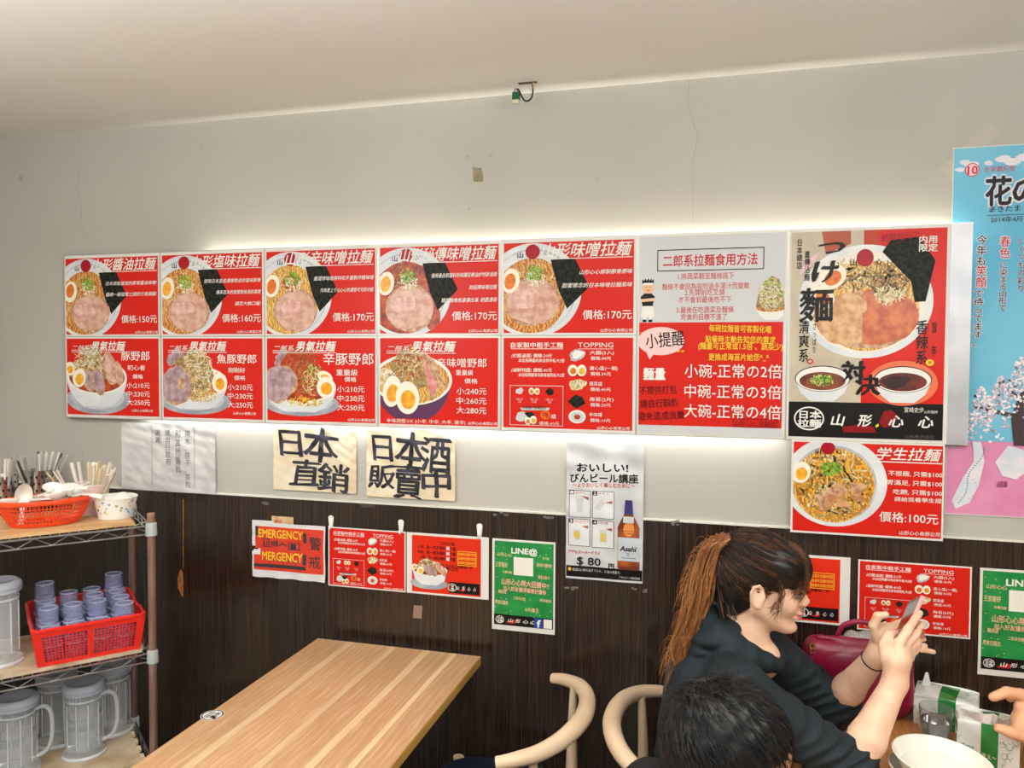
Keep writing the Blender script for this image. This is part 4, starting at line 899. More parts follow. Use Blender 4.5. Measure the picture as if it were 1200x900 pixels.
# -------- pale pink cup with wrapped chopsticks, floral paper bowl
pinkc = mat('pale_pink_paper', (236, 216, 210), .5, col2=(230, 200, 196), scale=8)
c3 = on(107, 603, BT)+RYv*.032; rC = .060; hC = .098
cup = empty('paper_cup', (c3[0], c3[1], BT), 0, 'pale pink paper tub packed with wrapped wooden chopsticks', 'cup')
MB().lathe([(0, 0), (rC*.80, 0), (rC, hC), (rC-.001, hC+.001), (rC*.79, .003), (0, .003)], pinkc, n=40).build('tub', cup)
MB().tube(arc(0, 0, hC, rC, 0, 350, 36), .0018, whitec, n=6, closed=True).build('rolled_rim', cup)
wcs = [mat('wrapped_stick_white', (240, 236, 228), .55), mat('wrapped_stick_cream', (232, 218, 192), .6), mat('bare_wood_stick', (222, 196, 150), .6)]
bundle('wrapped_chopstick', 'wrapped wooden chopsticks fanning out of the pale pink tub', 'wrapped chopsticks in the pink tub', (c3[0], c3[1], BT), .056, 24, .160, .0068, wcs, .80, .006, 'chopsticks', 5, .45)
fl = on(136, 606, BT)+RYv*.005; rB = .064; hB = .066
pb = empty('paper_bowl', (fl[0], fl[1], BT), 0, 'white paper bowl with small coloured flower marks at the front edge of the top shelf', 'bowl')
paperw = mat('white_paper_bowl', (240, 240, 236), .45)
MB().lathe([(0, 0), (rB*.78, 0), (rB, hB), (rB-.0012, hB+.001), (rB*.765, .003), (0, .003)], paperw, n=48).build('wall', pb)
MB().tube(arc(0, 0, hB, rB, 0, 350, 40), .0022, paperw, n=6, closed=True).build('rolled_rim', pb)
cols = [mat('flower_'+n_, c_, .5) for n_, c_ in (('yellow', (226, 196, 90)), ('green', (130, 180, 90)), ('blue', (120, 170, 214)), ('brown', (120, 84, 74)), ('peach', (232, 180, 150)))]
rn = random.Random(4); mb = MB()
vd = math.atan2(CAM[1]-fl[1], CAM[0]-fl[0])
for i in range(22):
    t = vd+rn.uniform(-1.1, 1.1); k = rn.uniform(.3, .9); z = hB*k; rr = rB*(.78+.22*k)+.0005; s_ = rn.uniform(.003, .0055); n = 6
    mb.add([(rr*math.cos(t+s_/rr*math.cos(q)), rr*math.sin(t+s_/rr*math.cos(q)), z+s_*math.sin(q)) for q in np.linspace(0, 2*math.pi, n, endpoint=False)], [tuple(range(n))], rn.choice(cols))
mb.build('flower_print', pb)
for k in range(3):
    o = MB().lathe([(0, -.004), (.014, -.003), (.022, 0), (.014, .007), (0, .009)], paperw, n=14, sx=1.2).build('white_lid', loc=(fl[0]-.01+.014*k, fl[1]+.01*k, BT+hB-.012+.005*k)); o.rotation_euler = (.3*k, .4-.3*k, k)
    tag(o, 'small white lid heaped in the flower-print paper bowl', 'lid', 'small white lids in the paper bowl')
# -------- red rectangular basket of upturned tumblers
bx = np.array(on(171, 722, BM+.115)); 
bl = RO+RX*(-.034)+RYv*.020; WB, DB, HB = .275, .310, .108
basket = empty('red_basket', (bl[0], bl[1], BM), RA, 'red rectangular slotted plastic basket full of upturned tumblers on the middle shelf', 'basket')
def wallpanel(p0, p1, name, tin):
    """slotted basket wall from p0 to p1 (bottom points), leaning outwards; real openings"""
    p0 = Vector(p0); p1 = Vector(p1); L = (p1-p0).length; d = (p1-p0)/L; nrm = Vector((d.y, -d.x, 0)); up = Vector((0, 0, HB))+nrm*.014
    mb = MB(); th = .0024
    def q(u, v): return p0+d*(u*L-(.5-u)*.0*v)+up*v+d*((u-.5)*.028*v)
    def slab(u0, u1, v0, v1, t=th):
        a = [q(u0, v0), q(u1, v0), q(u1, v1), q(u0, v1)]; b = [x+nrm*t for x in a]
        mb.add(a+b, [(3, 2, 1, 0), (4, 5, 6, 7), (0, 1, 5, 4), (1, 2, 6, 5), (2, 3, 7, 6), (3, 0, 4, 7)], redp)
    slab(0, 1, 0, .12); slab(0, 1, .84, 1.0); slab(0, .07, .12, .84); slab(.93, 1, .12, .84)
    ns = 2 if L < .29 else 1
    if ns == 2: slab(.47, .53, .12, .84)
    for s_ in range(ns):
        a, b = ((.07, .93) if ns == 1 else ((.07, .47) if s_ == 0 else (.53, .93)))
        n = int((b-a)*L/.0085)
        for k in range(1, n): u = a+(b-a)*k/n; slab(u-.0014/L, u+.0014/L, .12, .84, .002)
        for v in np.linspace(.12, .84, 10)[1:-1]: slab(a, b, v-.010, v+.010, .0018)
    tag(mb.build(name, basket), kind='stuff' if False else None)
wallpanel((-WB, 0, 0), (0, 0, 0), 'front_wall', 0); wallpanel((0, 0, 0), (0, DB, 0), 'side_wall', 0); wallpanel((0, DB, 0), (-WB, DB, 0), 'back_wall', 0); wallpanel((-WB, DB, 0), (-WB, 0, 0), 'side_wall', 0)
MB().box((-WB, 0, 0), (0, DB, .003), redp).build('base', basket)
e = .014
rimp = [(-WB-e, -e), (e, -e), (e, DB+e), (-WB-e, DB+e)]; pts = []
for i in range(4):
    a, b = rimp[i], rimp[(i+1) % 4]
    for t in (.04, .3, .4, .5, .6, .7, .96):
        dip = -.010 if t in (.4, .5, .6) and i in (1, 3) else 0; pts.append((a[0]+(b[0]-a[0])*t, a[1]+(b[1]-a[1])*t, HB+dip+.002))
MB().tube(pts, .0055, redp, n=6, closed=True, flat=1.2).build('rim', basket)
tumb = mat('smoky_blue_plastic', (160, 168, 214), .05, alpha=.30, spec=.9); tumb.diffuse_color = (.6, .6, .8, 1)
tumb2 = mat('blue_rim_highlight', (214, 218, 240), .08, alpha=.6, spec=.9)  # paler, more opaque rings put rim highlights into the tumbler colour
def tumbler_mesh(r0=.0335, r1=.0275, h=.098):      # upturned: wide mouth down
    t = .0026
    return [(r0, 0), (r0+.001, .002), (r0-(r0-r1)*.45, h*.42), (r0-(r0-r1)*.45-.0022, h*.47), (r1+.001, h*.93), (r1-.004, h), (r1-.007, h-.001), (r1-.008, h-.006), (0, h-.007), (0, h-.007-t), (r1-t, h-.012), (r0-(r0-r1)*.45-t-.002, h*.46), (r0-t, 0.0), (r0, 0)]
tprof = tumbler_mesh(); proto = None
def put_tumbler(x, y, z, lab, tilt=0., group='upturned tumblers in the red basket'):
    global proto
    p = RO+RX*(x-.034)+RYv*(y+.020)
    if proto is None: proto = MB().lathe(tprof, tumb, n=28).lathe([(.0262, .0955), (.0268, .0985), (.0240, .0990), (.0236, .0960)], tumb2, n=28).lathe([(.0336, 0), (.0348, .002), (.0336, .005), (.0328, .002)], tumb2, n=28).lathe([(.0312, .044), (.0316, .047), (.0296, .049)], tumb2, n=28).build('tumbler', loc=(p[0], p[1], z)); o = proto
    else: o = proto.copy(); COL.objects.link(o); o.location = (p[0], p[1], z)
    o.rotation_euler = (tilt, 0, 0); tag(o, lab, 'tumbler', group); return o
zb = BM+.0040
names_x = ['leftmost', 'second from left', 'second from right', 'rightmost']; rown = ['front row', 'second row', 'third row', 'back row']
lev = [[0, 0, 0, 1], [1, 1, 1, 1], [1, 0, 1, 1], [2, 1, 1, 2]]
for j in range(4):
    for i in range(4):
        x, y = -WB+.036+i*.0675, .040+j*.076
        for k in range(lev[j][i]+1):
            put_tumbler(x, y, zb+k*.040+.0005*k, ('bluish clear tumbler in the red basket, %s, %s' if k == 0 else 'bluish clear tumbler stacked over another, %s, %s' if k == 1 else 'topmost bluish clear tumbler of three, %s, %s') % (rown[j], names_x[i]))
# -------- large clear water jugs with lids and loop handles
jugm = mat('clear_jug_plastic', (230, 236, 244), .05, alpha=.20, spec=.8); lidm = mat('cloudy_lid_plastic', (206, 214, 230), .14, alpha=.55, spec=.7)
water = mat('water', (236, 240, 242), .0, trans=1., ior=1.15)
jugr = mat('rib_and_rim_highlight', (236, 240, 246), .06, alpha=.62, spec=.9)  # for the jug ribs, and for pale rings that paint in highlights
def jug(loc, rz, lab, r=.056, h=.235, fill=.0):
    root = empty('water_jug', loc, rz, lab, 'jug', 'lidded clear water jugs on the rack'); t = .0028
    MB().lathe([(0, 0), (r*1.16, 0), (r*1.18, .006), (r*1.10, .016), (r*1.02, .024), (r*.97, .05), (r*.97, h*.78), (r*1.02, h*.86), (r*1.04, h*.9), (r*1.02-t, h*.9), (r*.97-t, h*.78), (r*.97-t, .05), (r*.92-t, .018), (0, .010)], jugm, n=40).lathe([(r*1.17, .0), (r*1.20, .005), (r*1.14, .012)], jugr, n=40).lathe([(r*.985, h*.775), (r*1.0, h*.79), (r*.985, h*.80)], jugr, n=40).build('body', root)
    # facets on the side: shallow vertical ribs
    for k in range(10):
        a = 2*math.pi*k/10+.2; MB().tube([(r*.975*math.cos(a), r*.975*math.sin(a), z) for z in (.035, h*.4, h*.74)], .0018, jugr, n=6).build('rib', root)
    MB().lathe([(r*1.0, h*.86), (r*1.12, h*.87), (r*1.13, h*.90), (r*1.09, h*.905), (r*1.13, h*.915), (r*1.13, h*.955), (r*1.05, h*.985), (r*.92, h), (r*.80, h*.985), (0, h*.98), (0, h*.965), (r*.9, h*.965), (r*1.06, h*.93), (r*.98, h*.862), (r*1.0, h*.86)], lidm, n=40).build('lid', root)
    hp = [(r*.96, 0, h*.80), (r*1.35, 0, h*.83), (r*1.68, 0, h*.77), (r*1.78, 0, h*.60), (r*1.74, 0, h*.38), (r*1.50, 0, h*.24), (r*1.02, 0, h*.17)]
    # smooth the loop
    P = [Vector(q) for q in hp]; S = []
    for i in range(len(P)-1):
        p0, p1, p2, p3 = P[max(i-1, 0)], P[i], P[i+1], P[min(i+2, len(P)-1)]
        for k in range(5):
            t_ = k/5; S.append(.5*((2*p1)+(p2-p0)*t_+(2*p0-5*p1+4*p2-p3)*t_**2+(3*p1-p0-3*p2+p3)*t_**3))
    S.append(P[-1]); MB().tube(S, .0090, mat('clear_handle_plastic', (222, 228, 236), .08, alpha=.5, spec=.9), n=10, flat=.7).build('handle', root)
    if fill: MB().lathe([(0, .012), (r*.90-t, .021), (r*.96-t, .05), (r*.96-t, fill), (0, fill)], water, n=40).build('water', root)
    return root
def local(px, py, z, dy=0): q = on(px, py, z); return q
va = lambda q: math.atan2(RT[1], RT[0])
J = [(99, 882, BB, .2, 'clear lidded water jug at the front of the lower shelf, full of water', .13), (20, 903, BB, .25, 'clear lidded water jug at the left picture edge on the lower shelf', .12),
     (147, 845, BB, 2.7, 'clear lidded water jug nearest the rack post on the lower shelf', 0), (68, 868, BB, .35, 'clear lidded water jug standing behind two others on the lower shelf', 0)]
for px, py, z, rz, lab, fill in J:
    q = on(px, py, z)
    if px == 147: q = rl(-.080, .290, z)     # clear of the rear post
    jug((q[0], q[1], z), va(q)+rz, lab, fill=fill)
q = on(-2, 776, BM); jug((q[0], q[1], BM), va(q)+2.6, 'clear water jug left of the red basket on the middle shelf', r=.058, h=.25)
# ------------------------------------------------------------------ wood-topped tables
def wood(name, a, b, c, along='y'):
    m = bpy.data.materials.new(name); m.use_nodes = True; nt = m.node_tree; B = nt.nodes['Principled BSDF']; N = nt.nodes; L = nt.links
    tc = N.new('ShaderNodeTexCoord'); mp = N.new('ShaderNodeMapping'); L.new(tc.outputs['Object'], mp.inputs[0]); mp.inputs['Scale'].default_value = (9, 1.1, 9)
    oi = N.new('ShaderNodeObjectInfo'); ad = N.new('ShaderNodeVectorMath'); ad.operation = 'ADD'; L.new(mp.outputs[0], ad.inputs[0])
    sc = N.new('ShaderNodeVectorMath'); sc.operation = 'SCALE'; sc.inputs['Scale'].default_value = 37; L.new(oi.outputs['Random'], sc.inputs[0])
    cmb = N.new('ShaderNodeCombineXYZ'); mu = N.new('ShaderNodeMath'); mu.operation = 'MULTIPLY'; mu.inputs[1].default_value = 31; L.new(oi.outputs['Random'], mu.inputs[0]); L.new(mu.outputs[0], cmb.inputs[0]); L.new(mu.outputs[0], cmb.inputs[1]); L.new(cmb.outputs[0], ad.inputs[1])
    wv = N.new('ShaderNodeTexWave'); wv.inputs['Scale'].default_value = .9; wv.inputs['Distortion'].default_value = 7; wv.inputs['Detail'].default_value = 3; wv.inputs['Detail Scale'].default_value = .8; L.new(ad.outputs[0], wv.inputs['Vector'])
    fn = N.new('ShaderNodeTexNoise'); fn.inputs['Scale'].default_value = 14; fn.inputs['Detail'].default_value = 6
    mp2 = N.new('ShaderNodeMapping'); mp2.inputs['Scale'].default_value = (12, .5, 12); L.new(tc.outputs['Object'], mp2.inputs[0]); L.new(mp2.outputs[0], fn.inputs[0])
    mx = N.new('ShaderNodeMath'); mx.operation = 'MULTIPLY_ADD'; L.new(wv.outputs['Fac'], mx.inputs[0]); mx.inputs[1].default_value = .28; L.new(fn.outputs[0], mx.inputs[2])
    r = N.new('ShaderNodeValToRGB'); e = r.color_ramp.elements; e[0].position = .38; e[0].color = (*lin(a), 1); e[1].position = .95; e[1].color = (*lin(c), 1); k = e.new(.66); k.color = (*lin(b), 1)
    L.new(mx.outputs[0], r.inputs[0])
    hs = N.new('ShaderNodeHueSaturation'); L.new(r.outputs[0], hs.inputs['Color']); vm = N.new('ShaderNodeMapRange'); vm.inputs['To Min'].default_value = .9; vm.inputs['To Max'].default_value = 1.1; L.new(oi.outputs['Random'], vm.inputs[0]); L.new(vm.outputs[0], hs.inputs['Value'])
    L.new(hs.outputs[0], B.inputs['Base Color']); B.inputs['Roughness'].default_value = .34; B.inputs['Coat Weight'].default_value = .15; B.inputs['Coat Roughness'].default_value = .2
    bp = N.new('ShaderNodeBump'); bp.inputs['Strength'].default_value = .15; bp.inputs['Distance'].default_value = .001; L.new(fn.outputs[0], bp.inputs['Height']); L.new(bp.outputs[0], B.inputs['Normal'])
    return m
oak = wood('oak_stave', (204, 166, 124), (186, 144, 102), (214, 180, 140)); oak2 = wood('pale_sapwood', (228, 198, 158), (218, 186, 142), (234, 208, 170))
oakw = wood('warm_oak_stave', (198, 140, 80), (176, 112, 58), (214, 164, 104)); oakw2 = wood('warm_sapwood', (220, 176, 116), (206, 156, 96), (228, 190, 134))
edge_m = mat('yellow_edge_band', (206, 162, 82), .4, col2=(196, 148, 70), scale=6); black_metal = mat('black_metal', (22, 22, 24), .45, .3)
def table(x0, x1, y0, y1, lab, staves, A, B2, edge):
    root = empty('dining_table', ((x0+x1)/2, (y0+y1)/2, 0), 0, lab, 'table'); W, D = x1-x0, y1-y0
    MB().box((-W/2, -D/2, .722), (W/2, D/2, .7485), edge).build('edge_band', root, bevel=.0015)
    x = -W/2+.001
    tot = sum(staves)
    for i, w_ in enumerate(staves):
        w2 = w_/tot*(W-.002); m = B2 if w_ < .03 else A
        MB().box((x+.0002, -D/2+.001, .7484), (x+w2-.0002, D/2-.001, .7500), m).build('stave', root); x += w2
    MB().box((-.035, -.035, .03), (.035, .035, .715), black_metal).build('column', root)
    MB().box((-W*.36, -D*.36, .712), (W*.36, D*.36, .722), black_metal).build('top_plate', root)
    MB().box((-W*.42, -.04, 0), (W*.42, .04, .03), black_metal).build('base_bar', root, bevel=.004); MB().box((-.04, -D*.4, 0), (.04, D*.4, .029), black_metal).build('base_bar', root, bevel=.004)
    return root
t1 = table(1.066, 1.646, -1.16, -.018, 'light oak stave dining table, empty, its short end against the dark wall', [.115, .024, .135, .022, .095, .024, .075, .018, .08], oak, oak2, edge_m)
t2 = table(2.50, 3.66, -1.20, -.018, 'warm oak dining table at the right where the woman sits', [.10, .02, .12, .022, .11, .02, .13, .022, .12, .02, .13, .022, .12, .02, .14], oakw, oakw2, edge_m)
# round sticker on table one
sp = on_plane(249, 838, 2, .7503); st_ = empty('round_sticker', (sp[0], sp[1], .7503), 0, 'round black and white logo sticker near the left edge of the empty table', 'sticker')
MB().lathe([(0, 0), (.030, 0), (.030, .0004), (0, .0004)], WHT, n=36).build('disc', st_)
mb = MB(); 
for r0, r1, z in ((.0285, .0245, .0006), ): 
    n = 40; vs = [(r*math.cos(2*math.pi*j/n), r*math.sin(2*math.pi*j/n), z) for r in (r0, r1) for j in range(n)]; mb.add(vs, [(j, (j+1) % n, n+(j+1) % n, n+j) for j in range(n)], BLK)
g, f = glyphs('日本\n拉麵', 0., 2, 1.)
for i in range(8): mb.add([(.0185*(a/1.0+.03*math.cos(i)), .0185*(b+.12+.03*math.sin(i)), .0006+i*.00002) for a, b in g], f, BLK)
mb.build('print', st_)
# ------------------------------------------------------------------ bentwood elbow chairs
beech = mat('pale_beech', (226, 202, 172), .42, col2=(216, 188, 154), scale=5, detail=5, stretch=(1, 1, .4), coat=.1); navy = mat('navy_seat_vinyl', (30, 40, 62), .45)
def spline(P, n=8):
    P = [Vector(q) for q in P]; S = []
    for i in range(len(P)-1):
        p0, p1, p2, p3 = P[max(i-1, 0)], P[i], P[i+1], P[min(i+2, len(P)-1)]
        for k in range(n):
            t = k/n; S.append(.5*((2*p1)+(p2-p0)*t+(2*p0-5*p1+4*p2-p3)*t*t+(3*p1-p0-3*p2+p3)*t**3))
    S.append(P[-1]); return S
def chair(loc, rz, lab):
    """back of the chair towards local -x, sitter faces +x"""
    root = empty('elbow_chair', loc, rz, lab, 'chair', 'pale bentwood elbow chairs')
    rail = spline([(.040, -.264, .715), (.0, -.250, .722), (-.058, -.205, .730), (-.10, -.12, .736), (-.118, 0, .738), (-.10, .12, .736), (-.058, .205, .730), (.0, .250, .722), (.040, .264, .715)], 7)
    n = len(rail); R = [.0160+.0085*math.sin(math.pi*i/(n-1))**1.2 for i in range(n)]
    MB().tube(rail, R, beech, n=16, flat=[.95]*n, upv=(0, 0, 1)).build('back_rail', root)
    for s in (-1, 1):
        MB().tube([(-.075, .235*s, 0), (-.055, .235*s, .2), (-.03, .228*s, .44), (-.035, .214*s, .60), (-.04, .206*s, .722)], [.013, .017, .0185, .014, .0105], beech, n=12).build('rear_leg', root)
        MB().tube([(.36, .235*s, 0), (.35, .23*s, .2), (.335, .222*s, .44)], [.012, .017, .0175], beech, n=12).build('front_leg', root)
        MB().tube([(-.03, .228*s, .395), (.34, .222*s, .395)], .011, beech, n=10, flat=1.5).build('side_rail', root)
    MB().tube([(-.03, -.22, .40), (-.03, .22, .40)], .011, beech, n=10, flat=1.5).build('cross_bar', root); MB().tube([(.33, -.215, .40), (.33, .215, .40)], .011, beech, n=10, flat=1.5).build('cross_bar', root)
    sm = MB(); n = 48
    def ring(k, z): return [((.16+.205*k*math.copysign(abs(math.cos(2*math.pi*j/n))**.6, math.cos(2*math.pi*j/n))), .235*k*math.copysign(abs(math.sin(2*math.pi*j/n))**.6, math.sin(2*math.pi*j/n)), z) for j in range(n)]
    rings = [ring(.95, .420), ring(1., .428), ring(1.01, .440), ring(.98, .452), ring(.85, .459), ring(.5, .462), ring(.1, .462)]; vs = [q for r in rings for q in r]
    fs = [tuple(range(n-1, -1, -1)), tuple((len(rings)-1)*n+j for j in range(n))]+[(i*n+j, i*n+(j+1) % n, (i+1)*n+(j+1) % n, (i+1)*n+j) for i in range(len(rings)-1) for j in range(n)]
    sm.add(vs, fs, navy, True).build('seat', root); return root
chair((1.912, -.305, 0), math.pi-.05, 'pale bentwood elbow chair tucked to the empty table, its open curve facing left')
chair((2.225, -.31, 0), .10, 'pale bentwood elbow chair the woman sits on, its open curve facing right')
chair((1.89, -.90, 0), math.pi+.04, 'pale bentwood elbow chair nearest the viewer, only its arm tip at the bottom edge')
chair((2.17, -1.03, 0), .0, 'bentwood elbow chair under the black-haired person in front')
# ------------------------------------------------------------------ hooks, tape and ceiling wire on the wall
hookm = mat('white_hook_plastic', (240, 240, 236), .3)
for x, y, lab in ((388, 612, 'white stick-on hook above the topping sheet, left one of three'), (470, 617, 'white stick-on hook between the two red sheets, middle of three'), (562, 622, 'white stick-on hook right of the rules sheet, right one of three')):
    q = wp(x, y, WY-.004); h = empty('wall_hook', (q[0], WY-.0042, q[2]), 0, lab, 'hook', 'white stick-on hooks')
    MB().tube([(0, -.0015, .0235), (0, -.0015, .021), (0, -.0015, .015), (0, -.0015, .006), (0, -.0015, -.022)], [.004, .0085, .0105, .0095, .006], hookm, n=14, flat=1.).build('base_plate', h).scale = (1, .25, 1)
    MB().tube([(0, -.004, .004), (0, -.006, -.012), (0, -.012, -.020), (0, -.015, -.010)], [.003, .0035, .0035, .003], hookm, n=8).build('hook_arm', h)
tape = mat('cloudy_tape', (206, 204, 196), .25, trans=.35, coat=.5); tape_b = mat('beige_tape', (150, 142, 112), .7, col2=(134, 126, 100), scale=30)
def flat_patch(pts, Y, m, name, lab, t=.0006, wr=0.):
    P = [wp(x, y, Y) for x, y in pts]; c = sum(P)/len(P); n = len(P)
    vs = [tuple(p-c) for p in P]+[tuple(p-c+np.array([0, -t, 0])) for p in P]
    o = MB().add(vs, [tuple(range(n)), tuple(range(2*n-1, n-1, -1))]+[(i, n+i, n+(i+1) % n, (i+1) % n) for i in range(n)], m).build(name, loc=c); tag(o, lab, 'tape'); return o
flat_patch([(554, 196), (564, 197), (566, 205), (566, 213), (555, 213)], WY-.0008, tape_b, 'tape_patch', 'small square of aged tape high on the plaster wall')
flat_patch([(1159, 142), (1173, 153), (1116, 213), (1100, 199)], WY-.0008, mat('masking_tape', (190, 186, 174), .6), 'tape_strip', 'diagonal strip of masking tape beside the top of the blue poster')
flat_patch([(485, 709), (495, 710), (494, 725), (484, 724)], WY-.0048, mat('tape_residue', (142, 120, 104), .6), 'tape_residue', 'faint tape remnant on the dark wall under the rules sheet')
flat_patch([(418, 588), (436, 589), (440, 594), (426, 595)], WY-.0048, mat('shiny_tape', (70, 62, 58), .1, coat=1.), 'clear_tape_scrap', 'clear tape scrap on the dark wall just under the left cream notice')
rn = random.Random(9)
for cx, cy, w_, lab in ((308, 590, 16, 'crumpled clear tape scrap at the rail left of the cream notices'), (586, 604, 26, 'crumpled clear tape scrap at the rail above the green sheet'), (640, 606, 16, 'crumpled clear tape scrap at the rail beside the beer poster'), (792, 614, 18, 'crumpled clear tape scrap at the rail right of the beer poster'), (885, 622, 24, 'crumpled clear tape scrap at the rail above the head of the woman'), (668, 690, 18, 'crumpled clear tape at the lower left corner of the beer poster'), (748, 692, 22, 'crumpled clear tape at the lower right corner of the beer poster')):
    q = wp(cx, cy, WY-.006); mb = MB()
    for k in range(5):
        a = rn.uniform(-w_*.0011, w_*.0011); b = rn.uniform(-.006, .006); l = rn.uniform(.008, .016)
        mb.add([(a, -.0005, b), (a+l, -.003, b+.003), (a+l*.8, -.001, b+.009), (a-.002, -.004, b+.007)], [(0, 1, 2, 3)], mat('clear_tape', (150, 144, 140), .12, trans=.5, coat=1.))
    o = mb.build('clear_tape_scrap', loc=q); tag(o, lab, 'tape')
cz = CEIL; wq = on_plane(625, 97, 2, cz); wq[1] = min(wq[1], WY-.012)
cw = empty('loose_ceiling_wire', (wq[0], wq[1], cz), 0, 'loose black wire with green terminal block dangling from the ceiling edge', 'wire')
MB().box((-.045, -.012, -.0015), (.012, .002, 0), mat('ceiling_gap', (96, 80, 60), .8)).build('hole_edge', cw)
MB().tube(spline([(-.002, -.004, 0), (0, -.006, -.03), (-.006, -.010, -.052), (-.022, -.012, -.056), (-.034, -.010, -.040), (-.044, -.008, -.020), (-.050, -.008, -.018)], 5), .0026, mat('black_wire', (26, 26, 26), .4), n=8).build('wire', cw)
MB().tube([(.001, -.004, 0), (.001, -.005, -.022)], .0032, mat('tan_sleeve', (186, 160, 120), .5), n=8).build('sleeve', cw)
MB().box((-.062, -.018, -.050), (-.040, -.002, -.028), mat('green_terminal', (20, 92, 52), .35)).build('terminal_block', cw, bevel=.001)
MB().box((-.061, -.017, -.062), (-.041, -.003, -.0505), mat('ivory_block', (214, 204, 176), .5)).build('terminal_base', cw, bevel=.001)
MB().tube([(-.058, -.010, -.028), (-.052, -.012, -.016), (-.046, -.010, -.024)], .0022, mat('grey_wire', (120, 110, 96), .5), n=6).build('wire_end', cw)
# ------------------------------------------------------------------ people
class SDF:
    """list of blended primitives; far primitives are skipped per point chunk by bounding sphere"""
    def __init__(s): s.ops = []; s.post = []
    def cap(s, a, b, ra, rb=None, k=.012, sub=False):
        rb = ra if rb is None else rb; a = np.array(a, float); b = np.array(b, float)
        s.ops.append(('c', a, b, ra, rb, k, sub, (a+b)/2, np.linalg.norm(a-b)/2+max(ra, rb))); return s
    def ell(s, c, r, R=None, k=.012, sub=False):
        c = np.array(c, float); s.ops.append(('e', c, r, R, 0, k, sub, c, max(r))); return s
    def chain(s, pts, rads, k=.006):
        for i in range(len(pts)-1): s.cap(pts[i], pts[i+1], rads[i], rads[i+1], k)
        return s
    def __call__(s, p):
        d = np.full(len(p), .5, np.float32)
        for o in s.ops:
            far = np.linalg.norm(p-o[7].astype(np.float32), axis=1)-o[8]
            m = far < np.minimum(.06, d+.06) if not o[6] else far < .03
            if not m.any(): 
                if not o[6]: d = np.minimum(d, np.maximum(far, .03))
                continue
            q = p[m]; e = (sd_cap(q, o[1], o[2], o[3], o[4]) if o[0] == 'c' else sd_ell(q, o[1], o[2], o[3])).astype(np.float32)
            dm = d[m]
            if o[6]: d[m] = -smin(-dm, e, o[5])
            else:
                d = np.minimum(d, np.where(m, d, np.maximum(far, .03))); d[m] = smin(np.minimum(dm, 1), e, o[5])
        for f in s.post: d = f(p, d)
        return d
def frame(yaw, pitch, roll=0.):
    """columns forward, left, up of a head whose nose points along yaw, tipped down by pitch"""
    f = np.array([math.cos(yaw)*math.cos(pitch), math.sin(yaw)*math.cos(pitch), -math.sin(pitch)])
    l = np.array([-math.sin(yaw), math.cos(yaw), 0]); u = np.cross(f, l)
    l2 = l*math.cos(roll)+u*math.sin(roll); u2 = -l*math.sin(roll)+u*math.cos(roll)
    return np.stack([f, l2, u2], 1)
skin = mat('skin_light', (236, 198, 170), .45, col2=(228, 187, 159), scale=30, sub=.08); skin2 = mat('skin_tan', (214, 164, 128), .48, sub=.08)
lip = mat('lip_pink', (190, 104, 96), .4); brow = mat('eyebrow_brown', (96, 72, 56), .7); eyew = mat('eye_white', (226, 222, 216), .25); iris = mat('iris_dark', (36, 24, 18), .15)
nail = mat('nail', (236, 196, 180), .25); hoodie = mat('dark_teal_hoodie', (18, 30, 36), .75, col2=(23, 37, 44), scale=6, bump=.3, bscale=420, bdist=.0005)
hair_dk = mat('hair_near_black', (26, 20, 18), .38); hair_br = mat('hair_dark_brown', (58, 40, 30), .38); hair_or = mat('hair_copper_brown', (172, 108, 56), .42); hair_lt = mat('hair_golden_brown', (206, 150, 92), .42); hair_mid = mat('hair_chestnut', (112, 66, 34), .42)
jeans = mat('dark_denim', (36, 42, 56), .85, col2=(44, 52, 68), scale=40); shoe = mat('dark_shoe', (28, 28, 30), .5)
